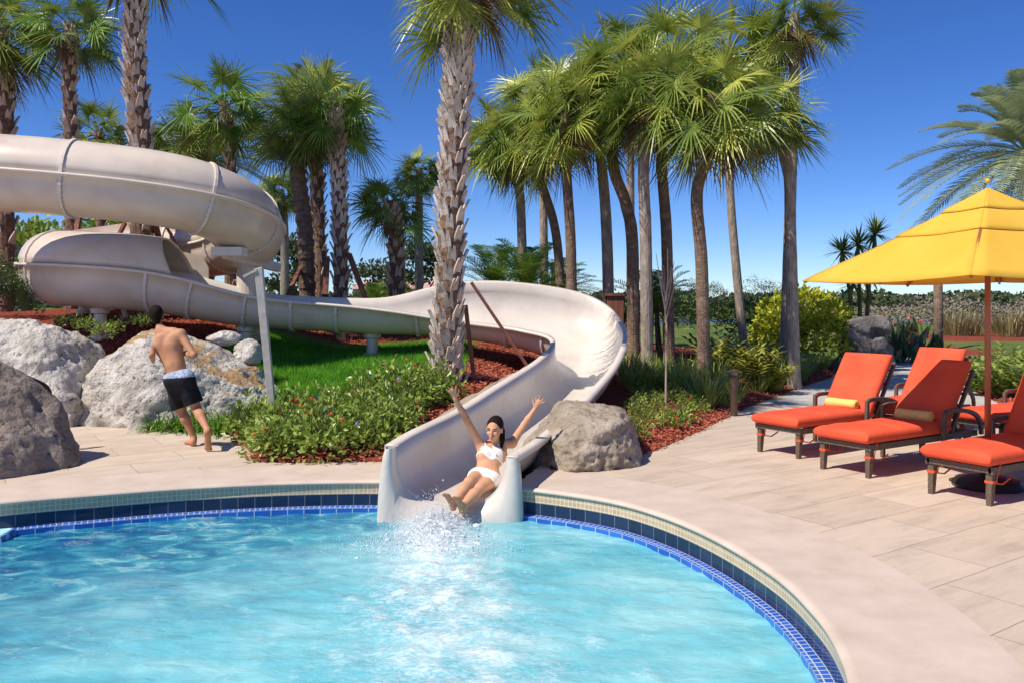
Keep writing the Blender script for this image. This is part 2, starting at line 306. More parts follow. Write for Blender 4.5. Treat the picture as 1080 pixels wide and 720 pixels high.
foot = [(RA[i], RB[i], min(RA[i].z, RB[i].z)-RD[i]-.12) for i in range(0, 11*SUBD, 2)]
fx_ = np.array([((a+b)/2).x for a, b, c in foot]); fy_ = np.array([((a+b)/2).y for a, b, c in foot]); fr_ = np.array([(a-b).xy.length/2 for a, b, c in foot]); fz_ = np.array([c for a, b, c in foot])
fbed = [(fx_[0]+.1, 7.6)]
def trench(x, y, h):
    m = (x > -7) & (x < 2.6) & (y > 7.4) & (y < 16.5); xi, yi = x[m], y[m]; hi = h[m].copy()
    for k in range(len(fx_)):
        d = np.hypot(xi-fx_[k], yi-fy_[k]); hi = np.where(d < fr_[k]+.06, np.minimum(hi, fz_[k]-.02), hi)
    h = h.copy(); h[m] = hi; return h
def H(x, y, full=False):
    x = np.asarray(x, float); y = np.asarray(y, float)
    s1 = sdpoly(x, y, bed1); s2 = sdpoly(x, y, bed2)
    k = .62-.38*sstep(-6, -3.2, x)-.11*sstep(-1, 2, x); cap = 1.3-.42*sstep(-1.5, 1.5, x)-.45*sstep(3, 8, x)+.38*sstep(-4, -5.4, x)*1.0 if False else 1.3-.42*sstep(-1.5, 1.5, x)-.45*sstep(3, 8, x)+.36*(1-sstep(-5.6, -4.2, x))
    h1 = np.where(s1 > 0, cap*(1-np.exp(-np.maximum(s1, 0)*k*1.25/cap)), .5*s1)
    h2 = np.where(s2 > 0, .3*(1-np.exp(-np.maximum(s2, 0)*.9)), .5*s2)
    h = np.maximum(np.maximum(h1, h2), -.25)
    far = sstep(20, 75, y); wide = sstep(18, 40, np.abs(x)); f = np.maximum(far, wide)
    h = h*(1-f)+(-2.2)*sstep(60, 110, y)*f + np.where((y > 24) & (h < .02), .35*(1-f)*sstep(24, 27, y), 0)
    h = h + .10*np.sin(x*.9+1)*np.sin(y*.8)*np.clip(s1, 0, 1)*(1-far)*.5
    h = np.where(y > 150, -2.2+1.9*sstep(155, 240, y), h)
    if full:
        h = trench(x, y, h)
        sp = sdpoly(x, y, [(p.x, p.y) for p in pool[::12]]); h = np.where(sp > -.55, -2.6, h)
    return h
def h1(x, y): return float(H(np.array([x]), np.array([y]))[0])

# ground
def gridaxis(lo, hi, steps):
    a = [lo]
    while a[-1] < hi: a.append(a[-1]+steps(a[-1]))
    return np.array(a)
xs = gridaxis(-900, 900, lambda v: .16 if -8.5 < v < 13 else max(.4, abs(v-2)*.09))
ys = gridaxis(-60, 1500, lambda v: .16 if 6.5 < v < 24 else (.5 if v < 6.5 else max(.4, (v-20)*.06)))
XX, YY = np.meshgrid(xs, ys, indexing='ij'); HH = H(XX.ravel(), YY.ravel(), True)
lumps = np.array([noise.fractal((x*1.6, y*1.6, 0), 1, 2, 3)*.03 + noise.noise((x*9, y*9, 3))*.012 if (8 < y < 30 and abs(x) < 20) else 0 for x, y in zip(XX.ravel(), YY.ravel())])
s1 = sdpoly(XX.ravel(), YY.ravel(), bed1); s2 = sdpoly(XX.ravel(), YY.ravel(), bed2)
HH = HH + lumps*np.clip(np.maximum(s1, s2)*3+.2, 0, 1)
nx, ny = len(xs), len(ys); idx = np.arange(nx*ny).reshape(nx, ny)
F = np.stack([idx[:-1, :-1], idx[1:, :-1], idx[1:, 1:], idx[:-1, 1:]], -1).reshape(-1, 4)
me = mesh('ground', np.stack([XX.ravel(), YY.ravel(), HH], 1), F)
lawn_poly = [(-3.8, 11.4), (-2.6, 10.95), (-1.75, 11.3), (-1.1, 12.0), (-.75, 12.7), (-.7, 17), (-5.2, 17), (-4.6, 13.2)]
def lawnmask(x, y):
    a = sdpoly(x, y, lawn_poly); s2 = sdpoly(x, y, bed2); s1 = sdpoly(x, y, bed1)
    l = np.clip(a*5+.5, 0, 1); l = np.maximum(l, np.clip((y-22)*.6, 0, 1)*(s2 < .3)); l = np.maximum(l, sstep(1.2, 1.8, s2)); red = sstep(30, 31, y)*(1-sstep(42, 43, y))*sstep(15.5, 16.2, x); l = l*(1-red)
    return np.maximum(l, sstep(43, 46, y))
at = me.attributes.new('lawn', 'FLOAT', 'POINT'); at.data.foreach_set('value', lawnmask(XX.ravel(), YY.ravel()).astype(np.float32))
def groundmat():
    m, N, L, B = newmat('mulch and lawn ground')
    tc = N.new('ShaderNodeTexCoord'); n1 = N.new('ShaderNodeTexNoise'); n1.inputs['Scale'].default_value = 26; n1.inputs['Detail'].default_value = 8; n1.inputs['Roughness'].default_value = .7; L.new(tc.outputs['Object'], n1.inputs[0])
    r1 = ramp(N, [(.35, (.10, .024, .016)), (.5, (.26, .060, .034)), (.68, (.42, .115, .065))]); L.new(n1.outputs[0], r1.inputs[0])
    n2 = N.new('ShaderNodeTexNoise'); n2.inputs['Scale'].default_value = .35; n2.inputs['Detail'].default_value = 10; L.new(tc.outputs['Object'], n2.inputs[0])
    r2 = ramp(N, [(.35, (.075, .13, .022)), (.6, (.15, .19, .05)), (.75, (.26, .25, .11))]); L.new(n2.outputs[0], r2.inputs[0])
    a = N.new('ShaderNodeAttribute'); a.attribute_name = 'lawn'; mx = N.new('ShaderNodeMix'); mx.data_type = 'RGBA'
    L.new(a.outputs['Fac'], mx.inputs[0]); L.new(r1.outputs[0], mx.inputs[6]); L.new(r2.outputs[0], mx.inputs[7]); L.new(mx.outputs[2], B.inputs['Base Color'])
    B.inputs['Roughness'].default_value = .95; B.inputs['Specular IOR Level'].default_value = .1
    bp = N.new('ShaderNodeBump'); bp.inputs['Strength'].default_value = 1; bp.inputs['Distance'].default_value = .04; L.new(n1.outputs[0], bp.inputs['Height']); L.new(bp.outputs[0], B.inputs['Normal'])
    return m
tag(link('ground', me, groundmat()), kind='structure')

# deck with a hole for the pool
def flat(name, outer, holes, z, m, thick=0):
    loops = [[Vector((p[0], p[1], 0)) for p in outer]]+[[Vector((p[0], p[1], 0)) for p in h] for h in holes]
    tris = geometry.tessellate_polygon(loops); V = [Vector((v.x, v.y, z)) for l in loops for v in l]
    fl = []
    for t in tris:
        a, b, c = [V[i] for i in t]; fl.append(t if (b-a).cross(c-a).z > 0 else t[::-1])
    return tag(link(name, mesh(name, V, fl, False), m), kind='structure')
cop_out = offset_loop(pool, .80)
ra = [(p.x-.02, p.y) for p in RA if 8.0 < p.y < 11.2 and p.x < 1]; rb = [(p.x+.02, p.y) for p in RB if 8.0 < p.y < 11.2 and p.x < 1.2]
fpoly = [(ra[0][0], 7.2)]+ra+rb[::-1]+[(rb[0][0], 7.2)]
cin = [float(sdpoly([p.x], [p.y], fpoly)[0]) > 0 for p in cop_out]; i0 = next(i for i in range(NP) if cin[i] and not cin[i-1]); i1 = next(i for i in range(NP) if not cin[i] and cin[i-1])
hole = [(p.x, p.y) for p in cop_out[:i0]]+[q for q in ra if q[1] > cop_out[i0-1].y]+[q for q in rb[::-1] if q[1] > cop_out[i1].y]+[(p.x, p.y) for p in cop_out[i1:]]
flat('deck', [(-16, -6), (22, -6), (22, 27), (-16, 27)], [hole], 0.0, M['deck'])
# coping: flat ring with a rounded nose over the pool
nose = [(.80, 0)]+[(.80-.07*k, .006) for k in range(11)]+[(.03, .006), (.0, .003), (-.018, -.012), (-.02, -.028), (.0, -.034)]
loops = [offset_loop(pool, d) for d, z in nose]
V = [Vector((p.x, p.y, nose[j][1])) for j, l in enumerate(loops) for p in l]
F = [(j*NP+i, j*NP+(i+1) % NP, (j+1)*NP+(i+1) % NP, (j+1)*NP+i) for j in range(len(nose)-1) for i in range(NP)]
F = [f for f in F if float(sdpoly([sum(V[i].x for i in f)/4], [sum(V[i].y for i in f)/4], fpoly)[0]) < -.01] if True else F
co_ = link('pool_coping', mesh('pool_coping', V, F), M['coping']); tag(co_, kind='structure')
for p_ in co_.data.polygons:
    if p_.area > .003 or p_.center.z > .0055 or abs(p_.normal.z) < .01: p_.use_smooth = False
def band(name, prof, m):
    """strip swept round the pool with a UV of arc length and profile length; prof = [(offset, z)]"""
    loops = [offset_loop(pool, d) for d, z in prof]; V = []; F = []; uvs = []
    vl = [0]
    for j in range(1, len(prof)): vl.append(vl[-1]+math.hypot(prof[j][0]-prof[j-1][0], prof[j][1]-prof[j-1][1]))
    for j, l in enumerate(loops): V += [Vector((p.x, p.y, prof[j][1])) for p in l]
    for j in range(len(prof)-1):
        for i in range(NP):
            if pool[i].y > 7.2 and prof[j][1] > -.42 and float(sdpoly([pool[i].x], [8.0], fpoly)[0]) > .0 and pool[i].x > -1.2: continue
            F.append((j*NP+i, j*NP+(i+1) % NP, (j+1)*NP+(i+1) % NP, (j+1)*NP+i)); uvs += [(arc[i], vl[j]), (arc[i+1], vl[j]), (arc[i+1], vl[j+1]), (arc[i], vl[j+1])]
    me = mesh(name, V, F, False); uv = me.uv_layers.new(name='UVMap'); uv.data.foreach_set('uv', [c for u in uvs for c in u])
    return tag(link(name, me, m), kind='structure')
WZ = -.285
band('pool_wall_mosaic', [(0, -.034), (0, -.1275)], M['tile_grey'])
band('pool_wall_navy_tile', [(.001, -.1275), (.001, -.245)], M['tile_navy'])
band('pool_ledge_top', [(.001, -.238), (-.075, -.245)], M['tile_small'])
band('pool_ledge_face', [(-.075, -.245), (-.08, -.43), (.0, -.43)], M['tile_blue'])
band('pool_wall', [(-.002, -.43), (-.002, -1.4)], M['poolfloor'])
flat('pool_floor', offset_loop(pool, .1), [], -1.3, M['poolfloor'])

# grey path leading away beside the loungers
pl = [(5.0, 15.4), (6.05, 17.3), (7.35, 19.3), (8.25, 21.5), (9.4, 24.4), (10.5, 27), (13.2, 27), (11.6, 22.5), (9.6, 18.4), (8.6, 15.6), (8.1, 13.8), (6.3, 13.4), (4.4, 14.4)]
flat('path', pl, [], .004, M['path'])

# ------------------------------------------------------------------ water
wx = np.arange(-9.3, 2.0, .034); wy = np.concatenate([np.arange(-3, 2.6, .3), np.arange(2.6, 8.6, .034)])
WX, WY = np.meshgrid(wx, wy, indexing='ij'); ins = sdpoly(WX.ravel(), WY.ravel(), [(p.x, p.y) for p in pool[::9]]).reshape(WX.shape) > -.06
plume_c = lambda y: -.66+.0*(8-y)
def foamf(x, y):
    n = noise.fractal((x*1.5+5, y*1.5, 0), .9, 2, 5); n2 = noise.fractal((x*5+1, y*4, 2), .8, 2.1, 5)
    yy = 7.95-y; pc = -.76+.13*yy; pw = .22+.13*yy
    plume = math.exp(-((x-pc)/pw)**2)*math.exp(-max(yy, 0)/3.3) if yy > -.3 else 0
    milk = 1/(1+math.exp(-(x+1.95-.75*(6.9-y)*-1 - .9*n)*2.0)) if y < 9 else 0      # aerated half of the pool
    milk = max(0, min(1, milk))
    streak = max(0, 1-abs(noise.noise((x*2.3+n2*.5, y*4.5+n*.5, 4)))*5.5)
    foam = plume*1.15*(.62+.38*n2) + milk*max(0, n2*.9-.12)*.18 + (1-milk)*streak*.32*max(0, .4+n)
    return max(0, min(1, foam)), milk
def waveh(x, y, milk, foam):
    a = .55*noise.noise((x*1.3, y*2.3, 1))+.33*noise.noise((x*3.1+y*.8, y*5.2, 7))+.16*noise.noise((x*8, y*11, 3))
    b = noise.fractal((x*4.5, y*6, 9), .7, 2.2, 4)
    return .034*a*(1-.62*milk)+.008*b*(.4+milk)+foam*.045*(.5+abs(noise.noise((x*7, y*7, 5)))*1.8)
ids = -np.ones(WX.shape, int); V = []; fo = []; mk = []
for i in range(WX.shape[0]):
    for j in range(WX.shape[1]):
        if not ins[i, j]: continue
        x, y = WX[i, j], WY[i, j]; f, mm = foamf(x, y); ids[i, j] = len(V); V.append((x, y, WZ+waveh(x, y, mm, f))); fo.append(f); mk.append(mm)
q = np.stack([ids[:-1, :-1], ids[1:, :-1], ids[1:, 1:], ids[:-1, 1:]], -1).reshape(-1, 4); q = q[(q >= 0).all(1)]
me = mesh('pool_water', V, q); me.attributes.new('foam', 'FLOAT', 'POINT').data.foreach_set('value', fo); me.attributes.new('milk', 'FLOAT', 'POINT').data.foreach_set('value', mk)
def watermat():
    m, N, L, B = newmat('pool water'); out = N['Material Output']
    fa = N.new('ShaderNodeAttribute'); fa.attribute_name = 'foam'; ma = N.new('ShaderNodeAttribute'); ma.attribute_name = 'milk'
    tc = N.new('ShaderNodeTexCoord'); mp = N.new('ShaderNodeMapping'); mp.inputs['Scale'].default_value = (1, 1.7, 1); L.new(tc.outputs['Object'], mp.inputs[0])
    n1 = N.new('ShaderNodeTexNoise'); n1.inputs['Scale'].default_value = 3.2; n1.inputs['Detail'].default_value = 8; n1.inputs['Distortion'].default_value = .8; L.new(mp.outputs[0], n1.inputs[0])
    n0 = N.new('ShaderNodeTexNoise'); n0.inputs['Scale'].default_value = 1.1; n0.inputs['Detail'].default_value = 4; n0.inputs['Distortion'].default_value = .5; L.new(mp.outputs[0], n0.inputs[0])
    r1 = ramp(N, [(.32, (.11, .46, .55)), (.5, (.19, .56, .63)), (.68, (.32, .67, .71))]); L.new(n0.outputs[0], r1.inputs[0])
    n1.inputs['Scale'].default_value = 2.3; n1.inputs['Detail'].default_value = 4; n1.inputs['Distortion'].default_value = 1.6
    r2 = ramp(N, [(.36, (.006, .13, .32)), (.50, (.02, .27, .44)), (.60, (.08, .45, .56)), (.66, (.40, .72, .77)), (.71, (.08, .45, .56))]); L.new(n1.outputs[0], r2.inputs[0])  # narrow bright band paints caustic light lines into the clear water's colour
    mx = N.new('ShaderNodeMix'); mx.data_type = 'RGBA'; L.new(ma.outputs['Fac'], mx.inputs[0]); L.new(r2.outputs[0], mx.inputs[6]); L.new(r1.outputs[0], mx.inputs[7])
    n2 = N.new('ShaderNodeTexNoise'); n2.inputs['Scale'].default_value = 17; n2.inputs['Detail'].default_value = 10; n2.inputs['Roughness'].default_value = .72; n2.inputs['Distortion'].default_value = 1.2; L.new(mp.outputs[0], n2.inputs[0])
    r3 = ramp(N, [(.40, (0, 0, 0)), (.62, (1, 1, 1))]); L.new(n2.outputs[0], r3.inputs[0])
    a1 = N.new('ShaderNodeMath'); a1.operation = 'ADD'; a1.inputs[1].default_value = .26; L.new(fa.outputs['Fac'], a1.inputs[0])
    ad = N.new('ShaderNodeMath'); ad.operation = 'MULTIPLY_ADD'; L.new(r3.outputs[0], ad.inputs[0]); L.new(a1.outputs[0], ad.inputs[1]); L.new(fa.outputs['Fac'], ad.inputs[2])
    r4 = ramp(N, [(.22, (0, 0, 0)), (1.0, (1, 1, 1))]); L.new(ad.outputs[0], r4.inputs[0])
    fx = N.new('ShaderNodeMath'); fx.operation = 'MULTIPLY'; L.new(r4.outputs[0], fx.inputs[0]); fx.inputs[1].default_value = .9
    m2 = N.new('ShaderNodeMix'); m2.data_type = 'RGBA'; L.new(fx.outputs[0], m2.inputs[0]); L.new(mx.outputs[2], m2.inputs[6]); m2.inputs[7].default_value = (.84, .90, .91, 1)
    L.new(m2.outputs[2], B.inputs['Base Color']); B.inputs['IOR'].default_value = 1.33; B.inputs['Specular IOR Level'].default_value = .5
    rr = N.new('ShaderNodeMapRange'); rr.inputs['To Min'].default_value = .04; rr.inputs['To Max'].default_value = .5; L.new(fx.outputs[0], rr.inputs[0]); L.new(rr.outputs[0], B.inputs['Roughness'])
    n3 = N.new('ShaderNodeTexNoise'); n3.inputs['Scale'].default_value = 7; n3.inputs['Detail'].default_value = 6; n3.inputs['Distortion'].default_value = .6; L.new(mp.outputs[0], n3.inputs[0])
    bp = N.new('ShaderNodeBump'); bp.inputs['Strength'].default_value = .35; bp.inputs['Distance'].default_value = .04; L.new(n3.outputs[0], bp.inputs['Height']); L.new(bp.outputs[0], B.inputs['Normal'])
    tr = N.new('ShaderNodeBsdfTransparent'); tr.inputs[0].default_value = (.35, .80, .92, 1)
    ms = N.new('ShaderNodeMixShader'); mr = N.new('ShaderNodeMapRange'); mr.inputs['To Min'].default_value = .62; mr.inputs['To Max'].default_value = .93; L.new(ma.outputs['Fac'], mr.inputs[0]); L.new(mr.outputs[0], ms.inputs[0])
    L.new(tr.outputs[0], ms.inputs[1]); L.new(B.outputs[0], ms.inputs[2]); L.new(ms.outputs[0], out.inputs[0])
    return m
M['water'] = watermat()
tag(link('pool_water', me, M['water']), kind='structure')
V = [G(-120, 551, WZ+.05), G(8, 553, WZ+.05), G(16, 557, WZ+.05), G(2, 565, WZ+.05), G(-120, 577, WZ+.05)]; m_ = MB(); m_.m = 0
Vc = sum(V, Vector())/5; Vi = [v+(Vc-v)*.06 for v in V]; m_.add(Vi, [(4, 3, 2, 1, 0)]); m_.m = 1; m_.add(V+Vi+[v-Vector((0, 0, .5)) for v in V], [((k+1) % 5, k, 5+k, 5+(k+1) % 5) for k in range(5)]+[(k, (k+1) % 5, 10+(k+1) % 5, 10+k) for k in range(5)])
me = mesh('pool_step', m_.V, m_.F, False, m_.M); uv = me.uv_layers.new(name='UVMap')
for l in me.loops: c_ = me.vertices[l.vertex_index].co; uv.data[l.index].uv = (c_.x, c_.y+c_.z)
tag(link('pool_step', me, [M['poolfloor'], M['tile_small']]), kind='structure')
# lake and far shore
lk = pmat('lake water', [(.3, (.02, .06, .16)), (.7, (.04, .10, .24))], scale=.05, rough=.12, bump=.3, bscale=.8)
flat('lake', [(-300, 88), (400, 88), (400, 152), (-300, 152)], [], -1.65, lk)

# ------------------------------------------------------------------ signed distance modelling (people)
class Field:
    def __init__(s, lo, hi, h):
        s.lo = np.array(lo, float); s.h = h; s.n = np.ceil((np.array(hi)-s.lo)/h).astype(int)+1
        s.d = np.full(s.n, 9.0); s.ax = [s.lo[k]+h*np.arange(s.n[k]) for k in range(3)]
    def sub(s, mn, mx):
        a = [max(0, int((mn[k]-s.lo[k])/s.h)) for k in range(3)]; b = [min(s.n[k], int((mx[k]-s.lo[k])/s.h)+2) for k in range(3)]
        sl = tuple(slice(a[k], b[k]) for k in range(3)); return sl, np.meshgrid(*[s.ax[k][sl[k]] for k in range(3)], indexing='ij')
    def smin(s, sl, e, k):
        d = s.d[sl]
        if k <= 0: s.d[sl] = np.minimum(d, e); return
        hh = np.clip(.5+.5*(d-e)/k, 0, 1); s.d[sl] = np.where(np.abs(d-e) < k, d*(1-hh)+e*hh-k*hh*(1-hh), np.minimum(d, e))
    def cone(s, a, b, ra, rb, k=.02, sq=None):
        """round cone; sq=(axis vector, factor>1) flattens along axis"""
        a = np.array(a); b = np.array(b); r = max(ra, rb)+k+.03; sl, (x, y, z) = s.sub(np.minimum(a, b)-r, np.maximum(a, b)+r)
        e = b-a; L2 = e@e+1e-12; px, py, pz = x-a[0], y-a[1], z-a[2]; t = np.clip((px*e[0]+py*e[1]+pz*e[2])/L2, 0, 1)
        qx, qy, qz = px-e[0]*t, py-e[1]*t, pz-e[2]*t
        if sq is not None:
            v = np.array(sq[0], float); v /= np.linalg.norm(v); c = (qx*v[0]+qy*v[1]+qz*v[2]); m = sq[1]-1; qx, qy, qz = qx+v[0]*c*m, qy+v[1]*c*m, qz+v[2]*c*m
        s.smin(sl, np.sqrt(qx*qx+qy*qy+qz*qz)-(ra+(rb-ra)*t), k); return s
    def ball(s, c, r, k=.02, rad=None, rot=None):
        c = np.array(c, float); rad = np.array(rad if rad is not None else (r, r, r), float); m = rad.max()+k+.03; sl, (x, y, z) = s.sub(c-m, c+m)
        q = np.stack([x-c[0], y-c[1], z-c[2]], -1)
        if rot is not None: q = q @ np.array(rot)   # world->local for orthonormal rot columns
        k0 = np.sqrt(((q/rad)**2).sum(-1)); k1 = np.sqrt(((q/rad**2)**2).sum(-1))+1e-9; s.smin(sl, k0*(k0-1)/k1, k); return s
def nets(d, lo, h):
    neg = d < 0; n = d.shape; cnt = np.zeros([k-1 for k in n], int)
    for a in (0, 1):
        for b in (0, 1):
            for c in (0, 1): cnt += neg[a:n[0]-1+a, b:n[1]-1+b, c:n[2]-1+c]
    act = (cnt > 0) & (cnt < 8); cid = -np.ones(act.shape, int); cells = np.argwhere(act); cid[act] = np.arange(len(cells))
    acc = np.zeros((len(cells), 3)); num = np.zeros(len(cells))
    cor = [(a, b, c) for a in (0, 1) for b in (0, 1) for c in (0, 1)]
    for p in cor:
        for ax in range(3):
            if p[ax]: continue
            q = list(p); q[ax] = 1
            dp = d[tuple((cells+p).T)]; dq = d[tuple((cells+q).T)]; m = (dp < 0) != (dq < 0); t = np.where(m, dp/(dp-dq+1e-12), 0)
            pos = np.array(p, float)[None].repeat(len(cells), 0); pos[:, ax] += t; acc[m] += pos[m]; num[m] += 1
    V = lo+(cells+acc/num[:, None])*h; F = []
    for ax in range(3):
        u, v = (ax+1) % 3, (ax+2) % 3; sl0 = [slice(None)]*3; sl1 = [slice(None)]*3; sl0[ax] = slice(0, -1); sl1[ax] = slice(1, None)
        cr = neg[tuple(sl0)] != neg[tuple(sl1)]; e = np.argwhere(cr); e = e[(e[:, u] > 0) & (e[:, v] > 0) & (e[:, u] < n[u]-1) & (e[:, v] < n[v]-1)]
        du = np.zeros(3, int); du[u] = 1; dv = np.zeros(3, int); dv[v] = 1
        qd = np.stack([cid[tuple((e-du-dv).T)], cid[tuple((e-dv).T)], cid[tuple(e.T)], cid[tuple((e-du).T)]], -1)
        s = neg[tuple(e.T)]; qd[~s] = qd[~s][:, ::-1]; F.append(qd)
    return V, np.concatenate(F)
def fieldobj(name, fld, m, parent, d=None):
    V, F = nets(fld.d if d is None else d, fld.lo, fld.h); me = mesh(name, V, F); o = link(name, me, m, parent)
    sm = o.modifiers.new('smooth', 'SMOOTH'); sm.factor = .5; sm.iterations = 2
    return o

# ------------------------------------------------------------------ water slide
def usec(i, d, wk, n=14, e=1.25):
    """inner profile from A rim through the floor to the B rim"""
    c, u, v, t = frame(i); out = []; ul = u.length; un = u/ul
    for k in range(n+1):
        th = math.pi*k/n; x = -math.cos(th); z = -math.sin(th); sx = math.copysign(abs(x)**(1/e), x); sz = -abs(z)**(1/e)
        out.append(c+un*sx*(ul+wk)+v*sz*(d+wk))
    return out
slide = thing('water_slide', 'beige fibreglass water slide looping down from the left into the pool', 'water slide', (0, 0, 0))
V = []; F = []; MI = []; sec = None
END = NS-1
for i in range(NS):
    c, u, v, t = frame(i); un = u.normalized(); fw = .11 if i < 60 else .085
    inn = usec(i, RD[i], 0); outr = usec(i, RD[i], .03)
    s = inn + [inn[-1]+un*fw, inn[-1]+un*fw-v*.045, inn[-1]+un*.032-v*.05] + outr[-2:0:-1] + [inn[0]-un*.032-v*.05, inn[0]-un*fw-v*.045, inn[0]-un*fw]
    if i == 0: sec = len(s); ninn = len(inn)
    V += s
for i in range(NS-1):
    for k in range(sec):
        F.append((i*sec+k, (i+1)*sec+k, (i+1)*sec+(k+1) % sec, i*sec+(k+1) % sec))
        MI.append(0 if k < ninn-1 else (2 if (k < ninn+2 or k >= sec-3) else 1))
F.append(tuple(range(sec))); MI.append(2)
link('flume', mesh('flume', V, F, True, MI), [M['slidein'], M['slide'], M['slideflange']], slide)
# closed top over the spiral
COV = 20*SUBD-4
def arcsec(i, wk, n=14):
    c, u, v, t = frame(i); ul = u.length; un = u/ul
    return [c+un*(-math.cos(math.pi*k/n))*(ul+wk)+v*math.sin(math.pi*k/n)*(ul*.96+wk)+v*.002 for k in range(n+1)]
V = []; F = []; MI = []
def slant(i, wk):
    if i-COV >= 9: return arcsec(i, wk)
    w_ = 1-(i-COV)/9; ss = [arcsec(i+q, wk) for q in range(10)]; q_ = [4*math.sin(math.pi*k/14)*w_ for k in range(15)]; return [ss[int(q_[k])][k].lerp(ss[int(q_[k])+1][k], q_[k]-int(q_[k])) for k in range(15)]
for i in range(COV, NS):
    s = slant(i, .03)+slant(i, .004)[::-1]; cs = len(s); V += s
for i in range(NS-COV-1):
    for k in range(cs):
        F.append((i*cs+k, i*cs+(k+1) % cs, (i+1)*cs+(k+1) % cs, (i+1)*cs+k)); MI.append(1 if 6 <= k <= 11 else 0)  # darker brown over the crown and the B rim side of the cover
F.append(tuple(range(cs))[::-1]); MI.append(0)
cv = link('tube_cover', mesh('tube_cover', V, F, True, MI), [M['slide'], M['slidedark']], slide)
for o in slide.children:
    for p in o.data.polygons:
        if len(p.vertices) > 4: p.use_smooth = False
def near(px, lo, hi):
    best = min(range(lo, hi), key=lambda i: abs(540+FPX*RA[i].x/RA[i].y-px)); return best
def collar(i, closed):
    m = MB(); c, u, v, t = frame(i); n = 14
    for s0, f in ((-1, lambda wk: usec(i, RD[i], wk)), (1, lambda wk: arcsec(i, wk))):
        if s0 == 1 and not closed: continue
        a, b = f(.031), f(.058); V = []; Fq = []
        for off in (-.022, .022): V += [p+t*off for p in a]+[p+t*off for p in b]
        k = len(a)
        for j in range(k-1): Fq += [(j, j+1, k+j+1, k+j), (2*k+j, 3*k+j, 3*k+j+1, 2*k+j+1), (k+j, k+j+1, 3*k+j+1, 3*k+j)]
        Fq += [(0, k, 3*k, 2*k), (k-1, 3*k-1, 4*k-1, 2*k-1)]
        m.add(V, Fq)
    m.m = 1; b = m; pts = usec(i, RD[i], .045, 22)
    for p in pts[1:-1]:
        for off in (-.026, .026): b.box(p+t*off, (.018, .018, .018))
    m.build('joint_collar', [M['slideflange'], M['steel']], slide, smooth=False)
jc = [(near(355, 8*SUBD, 20*SUBD), 0), (near(262, 12*SUBD, 20*SUBD), 0), (near(157, 16*SUBD, 21*SUBD), 0), (21*SUBD+14, 1), (24*SUBD+4, 1), (27*SUBD+4, 1), (29*SUBD, 1),
      (31*SUBD, 1), (33*SUBD-2, 1), (near(65, 33*SUBD, 36*SUBD), 1), (36*SUBD+6, 1), (near(440, 10*SUBD, 16*SUBD), 0), (10*SUBD, 0), (5*SUBD, 0), (7*SUBD+4, 0), (12*SUBD, 0), (near(205, 16*SUBD, 21*SUBD), 0), (near(310, 12*SUBD, 20*SUBD), 0)]
for i, c in jc: collar(i, c)
# splash guard above the far rim after the closed section
m = MB()
a, b = near(157, 16*SUBD, 21*SUBD), near(200, 16*SUBD, 21*SUBD)
V = []; 
for i in range(b, a+5):
    p = RB[i]; f = min(1, (i-b)/3+.55); c, u, v, t = frame(i); un = u.normalized()
    V += [p+un*.02, p+un*.02+Vector((0, 0, .36*f)), p+un*.06+Vector((0, 0, .36*f)), p+un*.06]
k = len(V)//4
m.add(V, [(4*i+j, 4*i+(j+1) % 4, 4*i+4+(j+1) % 4, 4*i+4+j) for i in range(k-1) for j in range(4)]+[(0, 1, 2, 3), (4*k-1, 4*k-2, 4*k-3, 4*k-4)])
m.build('splash_guard', M['slide'], slide)
# supports
def support(p, ztop, r=.15, name='support_post'):
    z0 = h1(p[0], p[1])-.2; m = MB(); m.lathe([(r*1.5, 0), (r*1.5, .26), (r, .27), (r, ztop-z0-.1), (r*1.5, ztop-z0-.08), (r*1.5, ztop-z0)], (p[0], p[1], z0), 20)
    return m.build(name, M['slide'], slide, smooth=False)
support(((262-540)*15.25/FPX, 15.25), 2.42, .2)
c, u, v, t = frame(31*SUBD+4)
m = MB(); m.bar(c-v*.62, c-v*.62-Vector((0, 0, .14)), .5, .34); m.bar(c-v*.72+Vector((-.1, .1, 0)), Vector((c.x+.25, c.y+1.7, c.z-.86)), .1, .16); m.build('support_bracket', M['slideflange'], slide)
for i in (near(262, 12*SUBD, 20*SUBD), near(390, 12*SUBD, 20*SUBD), 21*SUBD+2, 10*SUBD, 8*SUBD, 25*SUBD, 37*SUBD):
    c, u, v, t = frame(i); q = c-v*(RD[i]+.03); support((q.x, q.y), q.z-(.10 if i < 13*SUBD else 0), .10)
